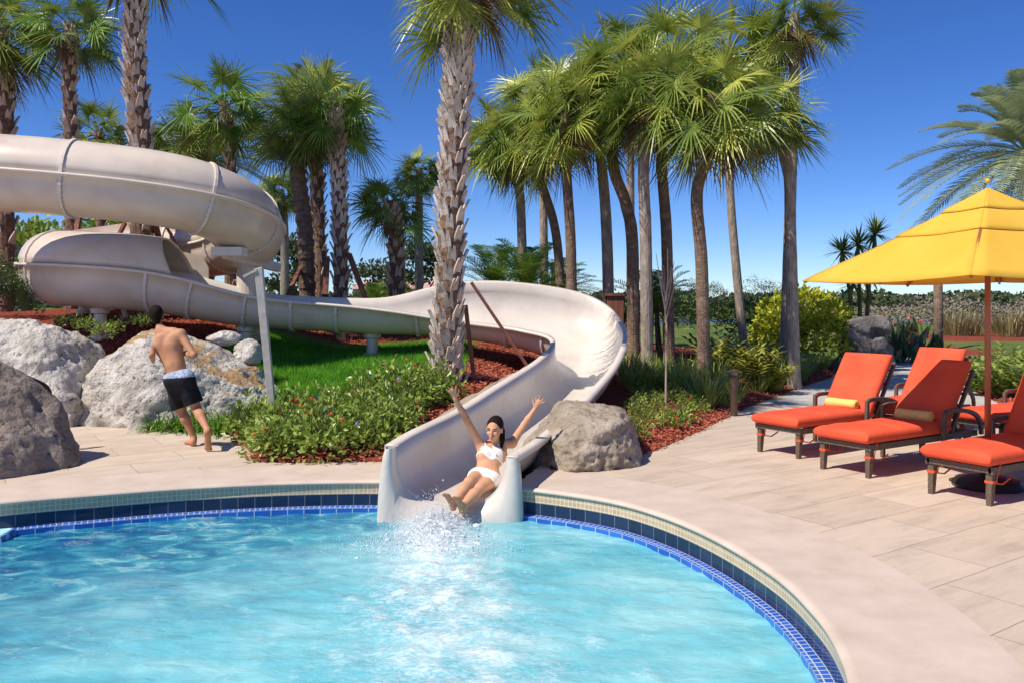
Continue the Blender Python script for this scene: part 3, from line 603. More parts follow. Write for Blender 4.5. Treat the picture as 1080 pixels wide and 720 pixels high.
# moulded outlet: a thick lip that stands in the water
m = MB(); inn = usec(0, RD[0], 0, 24); c, u, v, t = frame(0); fr = Vector((0, -1, 0))
yl = 7.84; prof_in = [Vector((p.x, yl, p.z)) for p in inn]
ol = [P(398, 505, yl), P(549, 512, yl)]
tl, trr = inn[0], inn[-1]
outer = []
n = len(prof_in)
for k, p in enumerate(prof_in):
    f = k/(n-1)
    if f < .22: g = f/.22; q = Vector((tl.x-.09-.09*math.sin(g*math.pi/2), yl, tl.z-(g**1.6)*(tl.z+.75)))
    elif f > .78: g = (1-f)/.22; q = Vector((trr.x+.11+.06*math.sin(g*math.pi/2), yl, trr.z-(g**1.6)*(trr.z+.75)))
    else: g = (f-.22)/.56; q = Vector((tl.x-.18+(trr.x-tl.x+.35)*g, yl, -.75))
    outer.append(q)
V = []; Fq = []
for k in range(n): V += [inn[k]+Vector((0, .02, 0)), prof_in[k]+(outer[k]-prof_in[k])*.10+Vector((0, .015, 0)), prof_in[k]+(outer[k]-prof_in[k])*.25+Vector((0, -.03, 0)), outer[k]+(prof_in[k]-outer[k])*.12+Vector((0, -.03, 0)), outer[k]+Vector((0, .04, 0)), outer[k]+Vector((0, .5, 0))]
for k in range(n-1):
    for j in range(5): Fq.append((k*6+j, (k+1)*6+j, (k+1)*6+j+1, k*6+j+1))
m.add(V, Fq); m.build('outlet_lip', M['slidein'], slide, smooth=True)

# rockwork strip along the slide's left side
strip = []
for i in range(16, 7*SUBD):
    c, u, v, t = frame(i); un = Vector((u.x, u.y, 0)).normalized(); row = []
    base = RA[i]-un*.09
    for k in range(9):
        f = k/8; q = base-un*(.62*f*(1-.3*(i/56))+.03); g = h1(q.x, q.y)
        z = base.z-.07-(base.z-.07-g+.08)*f**2.6; row.append(Vector((q.x, q.y, z+.035*noise.fractal((q.x*3, q.y*3, 1), 1, 2, 4)+.02*abs(noise.noise((q.x*7, q.y*7, 2))))))
    row = [Vector((row[0].x+un.x*.05, row[0].y+un.y*.05, row[0].z-.5))]+row+[row[-1]-Vector((0, 0, .3))]; strip.append(row)
fr0 = [Vector((p.x, p.y-.12, min(p.z, .0)-.2)) for p in strip[0]]; strip = [fr0]+strip
V = [p for r in strip for p in r]; w_ = len(strip[0])
F = [(i*w_+k, i*w_+k+1, (i+1)*w_+k+1, (i+1)*w_+k) for i in range(len(strip)-1) for k in range(w_-1)]
tag(link('rockwork_bank', mesh('rockwork_bank', V, F), M['rockwork']), 'low beige moulded rock bank running along the left rim of the slide outlet', 'rock')

# ------------------------------------------------------------------ rocks
def rock(name, c, rad, planes, seed, m, label, sub=6, rz=0, ns=1.0, cuts=0):
    random.seed(seed); bm = bmesh.new(); bmesh.ops.create_icosphere(bm, subdivisions=sub, radius=1)
    pl = [(Vector(p[:3]).normalized(), p[3]) for p in planes]
    for _ in range(cuts):
        v = Vector((random.gauss(0, 1), random.gauss(0, 1), random.gauss(0, .8))).normalized(); pl.append((v, random.uniform(.72, .95)))
    for v in bm.verts:
        d = v.co.normalized(); r = 1.0; acc = []
        for n, k in pl:
            q = d.dot(n)
            if q > .05: acc.append(k/q)
        if acc:
            kk = 14; mn = min(acc+[1.05]); s = sum(math.exp(-kk*(a-mn)) for a in acc+[1.05]); r = mn-math.log(s)/kk
        p = d*r; a = Vector((seed*3.1, 0, 0))
        ds = .11*noise.fractal(p*1.7+a, 1, 2, 4)-.07*abs(noise.fractal(p*3.6+a, .8, 2.1, 5))-.05*max(0, noise.noise(p*5.2+a*2))+.016*noise.fractal(p*15+a, .6, 2, 4)
        v.co = Vector((p.x*rad[0], p.y*rad[1], p.z*rad[2]))*(1+ds*ns)
    me = bpy.data.meshes.new(name); bm.to_mesh(me); bm.free(); me.polygons.foreach_set('use_smooth', [True]*len(me.polygons))
    o = link(name, me, m); o.location = c; o.rotation_euler = (0, 0, rz); return tag(o, label, 'rock')
rock('boulder', (-6.95, 12.35, .36), (1.12, .9, 1.15), [(0, -.5, .8, .88), (.7, -.2, .6, .85), (-.3, -1, .2, .85)], 3, M['rock'], 'tall pale pitted boulder behind the curved handrail', cuts=4)
rock('boulder', (-4.93, 12.45, .33), (1.50, 1.0, 1.16), [(.55, -.15, .75, .62), (-.72, -.1, .62, .80), (-.5, -.8, .2, .82), (.5, -.85, .2, .78), (.1, -.35, .9, .90)], 8, M['rocktan'], 'large pale boulder with tan sloping top behind the running boy', cuts=2)
rock('boulder', (-5.78, 8.78, .0), (1.26, .9, 1.34), [(.62, -.2, .70, .66), (.35, -.9, .25, .75), (-.2, -.6, .8, .9)], 5, M['rockshaded'], 'dark grey brown boulder with painted-in shade at the left edge of the deck', cuts=3, ns=.7)
rock('boulder', (.78, 9.52, .08), (.72, 1.04, .62), [(0, -.10, 1, .72), (.95, -.3, .15, .86), (-.3, -.9, .25, .9), (.35, -1, .1, .80), (-.6, -.3, .8, .68)], 11, M['rockwork'], 'beige cracked boulder against the right side of the slide outlet', cuts=3, ns=.9)
rock('stone', P(236, 357, 13.2), (.26, .2, .12), [], 21, M['rock'], 'small pale stone at the top of the tan boulder', sub=4, cuts=4)
rock('stone', P(262, 372, 13.0), (.24, .22, .20), [], 23, M['rock'], 'small pale block of stone beside the grey post', sub=4, cuts=5)
# carved looking grey rock by the path: holes and a brow
fl = Field((-1.0, -.7, -.2), (1.0, .7, 1.5), .035)
fl.ball((0, 0, .5), 0, .1, (.48, .42, .62)); fl.ball((-.15, -.05, 1.0), 0, .2, (.36, .34, .22)); fl.ball((.25, 0, 1.0), 0, .2, (.34, .34, .25)); fl.ball((-.35, 0, .1), 0, .1, (.4, .4, .3)); fl.ball((.35, .1, .3), 0, .1, (.3, .3, .5)); fl.ball((-.42, -.1, .82), 0, .08, (.2, .22, .13)); fl.ball((-.40, -.1, .50), 0, .06, (.2, .22, .1))
x, y, z = np.meshgrid(*fl.ax, indexing='ij')
for c, r in (((.18, -.38, .86), .17), ((-.5, -.3, .66), .13), ((.05, -.45, .5), .08), ((.5, -.25, .6), .12)):
    fl.d = np.maximum(fl.d, -(np.sqrt((x-c[0])**2+(y-c[1])**2*.6+(z-c[2])**2*2.2)-r))
fl.d += .05*np.sin(x*9+np.sin(z*7)*2)*np.sin(y*8+1)*np.sin(z*11+x*3)
o = fieldobj('eroded_rock', fl, M['rockgrey'] if 'rockgrey' in M else rockmat('weathered grey rock', [(.3, (.06, .058, .055)), (.5, (.18, .17, .165)), (.7, (.34, .32, .30))]), None)
pr = G(911, 391); o.location = (pr.x, pr.y, -.05); o.scale = (1.15, 1.0, 1.12); tag(o, 'upright dark grey eroded rock with hollows beside the path', 'rock')

# ------------------------------------------------------------------ foliage generators (vertex lists)
def leaflet(V, F, p, d, up, L, w, droop, seg=3, fold=.25):
    side = d.cross(up)
    if side.length < 1e-4: side = Vector((1, 0, 0))
    side.normalize(); b = len(V)
    for s in range(seg+1):
        t = s/seg; q = p+d*(L*t)+Vector((0, 0, -droop*L*t*t)); ww = w*(1-t)**.6*(.55+.45*min(1, t*4)) if s < seg else 0
        if s < seg: V.append(q-side*ww); V.append(q+side*ww)
        else: V.append(q)
    for s in range(seg-1): F.append((b+2*s, b+2*s+1, b+2*s+3, b+2*s+2))
    F.append((b+2*seg-2, b+2*seg-1, b+2*seg))
def fan_crown(name, nf, seed, rad=1.0, mats=None, lowcut=-.75, dead=4, nl=34):
    rnd = random.Random(seed); V = []; F = []; MI = []
    for f in range(nf+dead):
        isd = f >= nf
        el = math.asin(max(-1, min(1, 1-(1-lowcut)*((f+.5)/nf)**.85))) if not isd else -1.05
        el += rnd.uniform(-.2, .2); az = f*2.39996+rnd.uniform(-.4, .4)
        d0 = Vector((math.cos(az)*math.cos(el), math.sin(az)*math.cos(el), math.sin(el)))
        pl_ = rad*rnd.uniform(.36, .74)*(1 if not isd else .6); sag = .06+.16*math.cos(el)
        base = Vector((math.cos(az)*.06, math.sin(az)*.06, -.15+.15*math.sin(el)))
        pts = [base+d0*pl_*t+Vector((0, 0, -sag*pl_*t*t)) for t in (0, .35, .7, 1)]
        side = d0.cross(Vector((0, 0, 1))); side = side.normalized() if side.length > .05 else Vector((1, 0, 0)); b = len(V)
        for p in pts: V.extend([p-side*.013, p+side*.013+Vector((0, 0, .006)), p-Vector((0, 0, .016))])
        for s in range(3):
            for k in range(3): F.append((b+3*s+k, b+3*s+(k+1) % 3, b+3*s+3+(k+1) % 3, b+3*s+3+k)); MI.append(2 if isd else 0)
        hub = pts[-1]; d = (pts[-1]-pts[-2]).normalized(); up = side.cross(d).normalized(); up = up if up.z > 0 else -up
        roll = rnd.uniform(-1.1, 1.1); side2 = (side*math.cos(roll)+up*math.sin(roll)); up2 = d.cross(side2); up2 = up2 if up2.z > 0 else -up2
        R_ = rad*rnd.uniform(.60, .84)*(1 if not isd else .8); fm = 2 if isd else (1 if rnd.random() < .42 else 0)
        for k in range(nl):
            a = (k/(nl-1)*2-1)*R(128); L = R_*(1-.30*(abs(a)/R(128))**1.5)*rnd.uniform(.9, 1.08)
            ld = d*math.cos(a)+side2*math.sin(a); rise = .28*abs(math.sin(a)); ld = (ld+up2*rise-d*.08*abs(math.sin(a))).normalized()
            n0 = len(F); leaflet(V, F, hub+d*.05*math.cos(a), ld, up2+side2*rnd.uniform(-.7, .7), L, .0165*rad*1.1, rnd.uniform(.10, .50)*(1.0 if not isd else 1.6), 4)
            MI += [fm]*(len(F)-n0)
    me = mesh(name, V, F, False, MI)
    for m in mats: me.materials.append(m)
    return me
def feather_crown(name, nf, seed, L=2.0, mat=None, el0=(-.4, 1.3), leaf=.32, lw=.012, nl=34, arch=.55):
    rnd = random.Random(seed); V = []; F = []
    for f in range(nf):
        el = el0[0]+(el0[1]-el0[0])*(1-(f+.5)/nf)+rnd.uniform(-.1, .1); az = f*2.39996+rnd.uniform(-.3, .3); LL = L*rnd.uniform(.85, 1.1)
        d0 = Vector((math.cos(az)*math.cos(el), math.sin(az)*math.cos(el), math.sin(el))); side = Vector((-math.sin(az), math.cos(az), 0))
        cv = lambda t: d0*LL*t+Vector((0, 0, -arch*LL*t*t))
        pts = [cv(t/6) for t in range(7)]; b = len(V)
        for i, p in enumerate(pts): w_ = .018*(1-i/7.5); V.extend([p-side*w_, p+side*w_, p-Vector((0, 0, w_*1.3))])
        for s in range(6):
            for k in range(3): F.append((b+3*s+k, b+3*s+(k+1) % 3, b+3*s+3+(k+1) % 3, b+3*s+3+k))
        for k in range(nl):
            t = .14+.86*k/(nl-1); p = cv(t); tg = (cv(min(1, t+.02))-cv(t-.02)).normalized(); up = side.cross(tg); up = up if up.z > 0 else -up
            ll = leaf*L/2*(math.sin(math.pi*min(1, t*.85+.12))**.6)*rnd.uniform(.85, 1.1)
            for s in (-1, 1):
                d = (side*s*.85+tg*.55+up*.42*rnd.uniform(.6, 1.2)).normalized(); leaflet(V, F, p, d, up, ll, lw*L/2, .28, 2)
    me = mesh(name, V, F, False); me.materials.append(mat); return me
def trunk_mesh(pts, r0, r1, boots, seed, ringed=False, bootn=110, bs=1.0):
    """pts: polyline from base to top (local), boots: (from, to) range of t covered in leaf bases"""
    rnd = random.Random(seed); m = MB(); cur = catmull(pts, 10); n = len(cur); prof = []
    dense = catmull(pts, 40 if ringed else 14); N = len(dense)
    rad = []
    for i in range(N):
        t = i/(N-1); r = r0+(r1-r0)*t
        r += .10*r0*max(0, 1-t*14)*2
        r *= 1+.035*noise.noise((t*14, seed, 0))
        if ringed: r *= 1+.07*(1 if (i % 6) < 3 else -1)
        else: r *= 1+.012*math.sin(t*160+seed)
        rad.append(r)
    m.tube(dense, rad, 14)
    if boots:
        tot = sum((dense[i+1]-dense[i]).length for i in range(N-1)); m.m = 1
        for k in range(bootn):
            t = boots[0]+(boots[1]-boots[0])*(k+.5)/bootn; f = t*(N-1); i = min(N-2, int(f)); p = dense[i].lerp(dense[i+1], f-i); r = rad[i]*.93
            a = k*2.39996+rnd.uniform(-.12, .12); o = Vector((math.cos(a), math.sin(a), 0)); s = Vector((-math.sin(a), math.cos(a), 0)); z = Vector((0, 0, 1))
            q = bs*rnd.uniform(.8, 1.2); w_ = .085*q; hh = .22*q; lean = rnd.uniform(.6, 1.3); tw = rnd.uniform(-.35, .35)
            s = (s+z*tw).normalized()
            def pt(x, zz, out): return p+o*(r+out*lean*q)+s*x+z*zz
            if rnd.random() < .75:
                outer = [pt(-w_, -.10*q, -.01), pt(w_, -.10*q, -.01), pt(w_*.95, hh*.25, .045), pt(w_*.80, hh*1.0, .12), pt(w_*.38, hh*1.05, .125), pt(0, hh*.42, .07), pt(-w_*.38, hh*.98, .125), pt(-w_*.80, hh*.92, .12), pt(-w_*.95, hh*.25, .045)]
                Fo = [(0, 1, 2, 8), (2, 5, 8), (2, 3, 4, 5), (5, 6, 7, 8)]
            else:
                outer = [pt(-w_, -.10*q, -.01), pt(w_, -.10*q, -.01), pt(w_*.8, hh*.3, .05), pt(w_*.45, hh*1.15, .13), pt(-w_*.35, hh*1.1, .13), pt(-w_*.8, hh*.3, .05)]
                Fo = [(0, 1, 2, 5), (2, 3, 4, 5)]
            nO = len(outer); inner = [v-o*.035*q+z*.004 for v in outer]
            ed = {}
            for fc in Fo:
                for e in range(len(fc)): ed[(fc[e], fc[(e+1) % len(fc)])] = 1
            Fs = [(b, a_, a_+nO, b+nO) for (a_, b) in ed if (b, a_) not in ed]
            m.add(outer+inner, Fo+[tuple(i+nO for i in fc[::-1]) for fc in Fo]+Fs)
    return mesh('trunk', m.V, m.F, False, m.M)

crowns = [fan_crown('fan_crown', 31, 11+k, 1.0, [M['frond'], M['frond2'], M['frond_dead']], lowcut=[-.7, -.8, -.6, -.75][k], dead=[5, 7, 3, 6][k]) for k in range(4)]
crowns_f = [fan_crown('fan_crown_fresh', 28, 31+k, 1.0, [M['frond_fresh'], M['frond'], M['frond_dead']], lowcut=-.6, dead=2) for k in range(3)]
pal_n = 0
def palm(base, pts_px, w, crown, cs, label, kind='smooth', group='cabbage palms', seed=None, boots=None, bootn=90, bs=.8, cseed=None, zb=None, nm='cabbage_palm', rot=None):
    """base = (px, Y); pts_px = [(px, py) ...] upward to the crown centre"""
    global pal_n; pal_n += 1; seed = seed or pal_n
    Y = base[1]; X0 = (base[0]-540)*Y/FPX; z0 = (h1(X0, Y) if zb is None else zb)-.1
    root = thing(nm, label, 'palm tree', (X0, Y, z0), 0, group)
    pts = [Vector((0, 0, 0))]+[P(a, b, Y)-Vector((X0, Y, z0)) for a, b in pts_px]
    r = w*Y/FPX/2
    if kind == 'boots': me = trunk_mesh(pts, r*.78, r*.58, boots or (.0, .97), seed, bootn=bootn, bs=bs); ms = [M['trunkfib'], M['boot']]
    elif kind == 'ring': me = trunk_mesh(pts, r, r*.9, None, seed, ringed=True); ms = [M['barkbrown'], M['boot']]
    elif kind == 'brown': me = trunk_mesh(pts, r*.9, r*.75, boots, seed, bootn=bootn, bs=bs); ms = [M['barkbrown'], M['frond_dead']]
    else: me = trunk_mesh(pts, r*1.05, r*.82, boots, seed, bootn=bootn, bs=bs); ms = [M['bark'], M['trunkfib']]
    link('trunk', me, ms, root)
    if crown is not None:
        c = bpy.data.objects.new('crown', crown); C.objects.link(c); c.parent = root; c.location = pts[-1]; c.scale = (cs*.76,)*3; c.rotation_euler = (random.uniform(-.1, .1), random.uniform(-.1, .1), rot if rot is not None else seed*1.7)
    return root
palm((470, 12.0), [(473, 330), (477, 200), (483, 95), (486, 45), (499, -38)], 37, crowns[0], 1.42, 'big palm with pale jagged leaf bases standing on the lawn in front of the slide', 'boots', bootn=250, bs=.74, seed=5, boots=(0, .93), rot=.4, zb=.62)
palm((143, 15.55), [(150, 200), (142, 60), (146, -30), (150, -75)], 30, crowns_f[0], 1.6, 'palm with pale jagged trunk rising through the slide loop', 'boots', bootn=210, bs=.75, boots=(0, .97), zb=1.2)
palm((5, 19), [(5, 130), (2, 70), (-5, 22)], 24, crowns[1], 1.55, 'palm with rough trunk at the left edge behind the upper tube', 'boots', bootn=110, bs=.8)
palm((76, 18.5), [(76, 200), (73, 90), (76, 25)], 19, crowns_f[1], 1.30, 'small palm with pale rough trunk between the left edge and the jagged palm', 'boots', bootn=110, bs=.65)
palm((243, 19), [(243, 160), (236, 108)], 16, crowns_f[2], 1.35, 'palm crown rising just above the right bend of the upper tube', 'boots', bootn=70, bs=.6)
palm((108, 23), [(106, 200), (104, 138)], 14, crowns[3], 1.25, 'low dark palm behind the upper tube between two rough trunks', 'boots', bootn=40, bs=.6)
palm((190, 23), [(188, 200), (190, 145)], 14, crowns[2], 1.2, 'low dark palm behind the upper tube right of the jagged trunk', 'boots', bootn=40, bs=.6)
palm((325, 18), [(322, 250), (314, 180), (312, 125)], 18, crowns[3], 1.25, 'palm with brown ringed trunk, left one of the three standing together', 'ring')
palm((338, 19), [(337, 250), (335, 160), (338, 100)], 16, crowns[1], 1.35, 'palm with dark rough trunk, middle one of the three standing together', 'boots', bootn=90, bs=.65)
palm((360, 17.5), [(359, 250), (356, 170), (352, 112)], 20, crowns_f[1], 1.25, 'palm with pale rough trunk, right one of the three standing together', 'boots', bootn=130, bs=.7)
palm((418, 19), [(418, 260), (412, 212)], 22, crowns_f[2], 1.05, 'short palm with dark stout trunk beyond the slide between the trio and the big palm', 'boots', bootn=70, bs=.7)
palm((442, 26), [(442, 240), (442, 178)], 9, crowns[2], 1.1, 'distant palm half hidden left of the big jagged trunk')
palm((552, 18.5), [(550, 240), (546, 190), (530, 142)], 10, crowns[2], 1.30, 'palm with thin pale trunk just right of the big palm')
palm((594, 18), [(588, 260), (575, 205), (560, 172), (552, 140)], 11, crowns[3], 1.30, 'palm with thin dark trunk leaning left right of the thin pale one', 'brown')
palm((604, 17), [(602, 260), (598, 190), (596, 120)], 13, crowns[0], 1.45, 'palm with short brown trunk right of the left leaning one', 'brown', boots=(.72, .9), bootn=24)
palm((643, 18), [(640, 250), (634, 170), (622, 85)], 12, crowns[1], 1.6, 'palm with slim brown trunk behind the top of the slide turn')
palm((668, 17.2), [(667, 260), (660, 215), (646, 168), (648, 70)], 15, crowns[2], 1.55, 'palm with stout brown trunk bent left at mid height', 'brown')
palm((683, 16.2), [(681, 250), (679, 170), (690, 92)], 13, crowns[3], 1.5, 'palm with straight pale grey trunk in the middle of the row')
palm((706, 17.5), [(703, 250), (698, 160), (706, 55)], 14, crowns[0], 1.6, 'palm with straight dark brown trunk in the middle of the row', 'brown')
palm((743, 15.8), [(740, 280), (735, 205), (748, 158), (752, 98)], 15.5, crowns[1], 1.55, 'palm with brown frayed boots under its crown near the bollard', 'brown', boots=(.74, .90), bootn=46, bs=.7)
palm((838, 16.8), [(834, 260), (830, 170), (806, 112)], 12.5, crowns[2], 1.35, 'palm with grey speckled trunk in front of the round yellow green shrub')
palm((828, 20), [(834, 200), (838, 60), (838, 14)], 12, crowns[0], 1.45, 'tallest palm with its crown above all others at the right end of the row')
palm((575, 22), [(573, 200), (572, 90)], 9, crowns[1], 1.5, 'palm crown in the back row behind the left leaning trunk')
palm((665, 22), [(665, 200), (664, 62)], 9, crowns[3], 1.6, 'palm crown in the back row above the bent brown trunk')
palm((786, 21), [(770, 200), (768, 48)], 9, crowns[1], 1.7, 'palm crown in the back row left of the tallest palm')
palm((300, 30), [(300, 240), (296, 200)], 9, crowns[2], 1.3, 'distant small palm behind the right bend of the upper tube')
# feather palms
fc = feather_crown('feather_crown', 58, 5, 2.3, M['feather'], lw=.016, nl=56, leaf=.30, el0=(-.5, 1.35), arch=.45)
for (bx, Y, pts, sc, lab, rr) in ((1098, 17, [(1090, 250), (1082, 160)], 1.5, 'grey green date palm with feathery fronds at the right edge above the parasol', 2.1), (335, 24, [(334, 200), (330, 112)], 1.3, 'grey feathery date palm behind the three standing together', .5), (218, 24, [(218, 220), (222, 170)], 1.1, 'grey feathery date palm low behind the right bend of the upper tube', 1.3)):
    palm((bx, Y), pts, 20, fc, sc, lab, 'boots', group='date palms', bootn=60, nm='date_palm', rot=rr)
ac = feather_crown('areca_crown', 26, 9, 1.9, M['areca'], el0=(.2, 1.4), leaf=.42, lw=.017, nl=26, arch=.42)
for i, (bx, by, Y, sc, lab) in enumerate(((522, 300, 19.5, 1.0, 'bright green arching palm clump just right of the big trunk above the slide'), (556, 303, 18.5, 1.08, 'bright green arching palm clump above the top of the slide turn'), (590, 306, 21, .85, 'green arching palm clump behind the short brown trunk'), (690, 322, 19, .95, 'arching palm fronds between the grey and dark trunks'), (395, 312, 24, .5, 'small arching palm clump low behind the slide near the dark stout trunk'))):
    p = P(bx, by, Y); root = thing('areca_palm', lab, 'palm tree', (p.x, p.y, p.z-.15), i*1.3, 'areca palms'); z0 = h1(p.x, p.y)
    c = link('crown', ac if i == 0 else ac, None, root); c.scale = (sc,)*3
    m = MB(); 
    for k in range(6): a = k*1.05; m.tube([(math.cos(a)*.2, math.sin(a)*.2, z0-p.z-.1), (math.cos(a)*.06, math.sin(a)*.06, .15)], .03, 6)
    m.build('stems', M['stem'], root)

# stakes that brace the palms
def stake(a, b, w_, label):
    m = MB(); a = Vector(a); b = Vector(b); m.bar(Vector((0, 0, 0)), b-a, w_, w_); o = m.build('tree_stake', M['stakewood'], None, loc=a); tag(o, label, 'stake', 'timber stakes bracing palms')
stake(P(563, 396, 12.1), P(497, 298, 11.9), .04, 'long brown timber stake leaning right from the big jagged palm')
stake(P(500, 400, 12.1), P(491, 322, 12.2), .06, 'short thick brown stake upright beside the big jagged palm')
stake(P(388, 322, 17.2), P(368, 268, 17.3), .09, 'dark stake leaning left against the right palm of the trio')
stake(P(343, 312, 17), P(345, 272, 17.5), .11, 'reddish stake upright between the trunks of the trio')
stake(P(302, 315, 17), P(316, 285, 17.8), .07, 'dark stake low left of the ringed trunk')
stake(P(118, 262, 15.75), P(137, 226, 15.6), .06, 'brown stake leaning right toward the jagged palm in the slide loop')
stake(P(170, 262, 15.7), P(160, 222, 15.6), .09, 'reddish stake close right of the jagged palm in the slide loop')
stake(P(186, 258, 15.8), P(166, 222, 15.65), .05, 'thin dark stake leaning left onto the jagged palm in the slide loop')
stake(P(78, 262, 18), P(84, 226, 18.2), .09, 'brown stake under the upper tube near the small rough palm')

# ------------------------------------------------------------------ shrubs and border plants
def rdir(rnd): 
    v = Vector((rnd.gauss(0, 1), rnd.gauss(0, 1), rnd.gauss(0, 1))); return v.normalized()
def leafball(n, rad, size, seed, hollow=.55, aspect=.45, shape=None, up=.5, nz=.25):
    rnd = random.Random(seed); V = []; F = []
    for _ in range(n):
        d = rdir(rnd); 
        if d.z < -.35: d.z = -d.z*.5
        r = (hollow+(1-hollow)*rnd.random()**.6)*(1+nz*noise.noise(d*2.3+Vector((seed, 0, 0)))+.12*noise.noise(d*6+Vector((seed, 4, 0))))
        p = Vector((d.x*rad[0], d.y*rad[1], d.z*rad[2]))*r
        ld = (d*.7+rdir(rnd)*.8+Vector((0, 0, up*.5))).normalized(); nn = rdir(rnd)+Vector((0, 0, .9)); s = ld.cross(nn).normalized(); L = size*rnd.uniform(.7, 1.25); w_ = L*aspect
        nn = s.cross(ld); b = len(V)
        V += [p, p+ld*L*.5-s*w_*.5+nn*L*.08, p+ld*L-nn*L*.08, p+ld*L*.5+s*w_*.5+nn*L*.08]; F += [(b, b+1, b+2), (b, b+2, b+3)]
    return V, F
def blades(n, R_, Lr, w_, seed, arch=.5, spread=.9, seg=4):
    rnd = random.Random(seed); V = []; F = []
    for _ in range(n):
        a = rnd.uniform(0, 2*math.pi); r = R_*math.sqrt(rnd.random()); p = Vector((math.cos(a)*r, math.sin(a)*r, 0)); a2 = a+rnd.uniform(-.6, .6)
        tilt = rnd.uniform(.05, spread); d = Vector((math.cos(a2)*math.sin(tilt), math.sin(a2)*math.sin(tilt), math.cos(tilt)))
        up = Vector((-math.cos(a2), -math.sin(a2), .3)); leaflet(V, F, p, d, up, rnd.uniform(*Lr), w_, arch*rnd.uniform(.5, 1.4), seg)
    return V, F
def plantobj(nm, label, cat, loc, parts, rz=0, group=None, scale=1):
    root = thing(nm, label, cat, loc, rz, group, scale)
    for (pn, (V, F), mt) in parts: link(pn, mesh(pn, V, F, False), mt, root)
    return root
def stems(n, rad, h, r, seed):
    rnd = random.Random(seed); m = MB()
    for _ in range(n):
        a = rnd.uniform(0, 6.28); q = rnd.uniform(.3, 1); m.tube([(0, 0, -.08), (math.cos(a)*rad*q*.4, math.sin(a)*rad*q*.4, h*.5), (math.cos(a)*rad*q, math.sin(a)*rad*q, h)], [r, r*.8, r*.4], 5)
    return m.V, m.F
def flowers(n, rad, seed, s=.022, zmin=.3):
    rnd = random.Random(seed); m = MB()
    for _ in range(n):
        d = rdir(rnd); d.z = abs(d.z)*.8+zmin; d.normalize(); p = Vector((d.x*rad[0], d.y*rad[1], d.z*rad[2]))*1.02
        for k in range(7):
            q = p+rdir(rnd)*s*.7; x = rdir(rnd)*s*.6; y = x.cross(d).normalized()*s*.6; m.add([q-x-y, q+x-y, q+x+y, q-x+y], [(0, 1, 2, 3)])
    return m.V, m.F
def blooms(n, rad, seed, s=.022, zmin=.3, mt='red', name='flower_head'): return [(name, flowers(1, rad, seed*31+k, s, zmin), M[mt]) for k in range(n)]
def lantana_proto(k, rad, n, fl=True, mt='lantana', sz=.05, fm='red'):
    parts = [('foliage', leafball(n, rad, sz, 50+k, .3, .55, nz=.5), M[mt]), ('stems', stems(12, rad[0]*.8, rad[2]*.8, .006, k), M['stem'])]
    if fl: parts += blooms(fl, rad, k+1, .02, mt=fm)
    return plantobj('lantana_shrub', 'green lantana shrub in the flower border left of the slide', 'shrub', (0, 0, -50), parts, group='lantana shrubs of the left border')
LB = 'green lantana shrub in the flower border between the deck and the big palm'
lprot = [lantana_proto(k, (.34, .34, .36), 400, f, fm=q, sz=.085) for k, (f, q) in enumerate(((3, 'red'), (0, 'red'), (2, 'purple'), (2, 'red')))]
def slide_left(y): 
    return float(np.interp(y, [8.2, 8.8, 9.7, 10.7, 11.4, 12.0, 12.6, 13.1], [RA[0].x, RA[16].x, RA[24].x, RA[32].x, RA[40].x, RA[48].x, RA[56].x, RA[64].x]))-.62
rnd = random.Random(4); pts = []
tries = 0
while len(pts) < 58 and tries < 6000:
    tries += 1; x = rnd.uniform(-3.3, .4); y = rnd.uniform(9.3, 12.3)
    if x > slide_left(y)-.28: continue
    if float(sdpoly([x], [y], bed1)[0]) < .2 or float(sdpoly([x], [y], lawn_poly)[0]) > -.02: continue
    if math.hypot(x+.93, y-12) < .5: continue
    if min([math.hypot(x-a, y-b) for a, b in pts] or [9]) < .29: continue
    pts.append((x, y))
used = 0
for k, (x, y) in enumerate(pts):
    s = rnd.uniform(.75, 1.1)*(1 if y < 11.5 else .85); z = h1(x, y)+.08
    dl = float(sdpoly([x], [y], bed1)[0]); LB = ('green lantana shrub in the front row right along the deck edge' if dl < .6 else 'green lantana shrub against the left rim bank of the slide' if x > slide_left(y)-.75 else
      'small lantana shrub on the mulch right of the big palm trunk' if x > -.7 else 'green lantana shrub in the back row against the lawn' if float(sdpoly([x], [y], lawn_poly)[0]) > -.5 else 'green lantana shrub in the middle of the left border')
    pr_ = lprot[k % 4]
    if used < 4: used += 1; pr_ = lprot[used-1]; pr_.location = (x, y, z); pr_.scale = (s,)*3; pr_['label'] = LB
    else: copy_tree(pr_, (x, y, z), rnd.uniform(0, 6), s, LB)
# the overhanging bush at the deck corner
for (px, py, s, lab) in ((290, 472, 1.25, 'light green bush hanging over the deck corner by the grey post'), (262, 462, .8, 'small bush with red flowers at the foot of the tan boulder')):
    p = G(px, py); copy_tree(lprot[0], (p.x+.1, p.y+.1, .10), 1.2, s, lab)
# lily clumps by the boulder
lily = plantobj('lily_clump', 'clump of bright strap leaves at the foot of the large tan topped boulder', 'plant', (0, 0, -50), [('leaves', blades(120, .12, (.28, .5), .012, 3, .7, 1.2), M['lily'])], group='lily clumps by the boulder')
for k, (px, py, s) in enumerate(((178, 449, .8), (200, 449, 1), (222, 450, 1), (243, 452, 1), (262, 446, .9), (236, 442, .9), (212, 443, .9), (275, 438, .9))):
    p = G(px, py); loc = (p.x, p.y-.35, max(0, h1(p.x, p.y-.35))); s *= 1.25
    if k == 0: lily.location = loc; lily.scale = (s,)*3
    else: copy_tree(lily, loc, k*1.1, s)
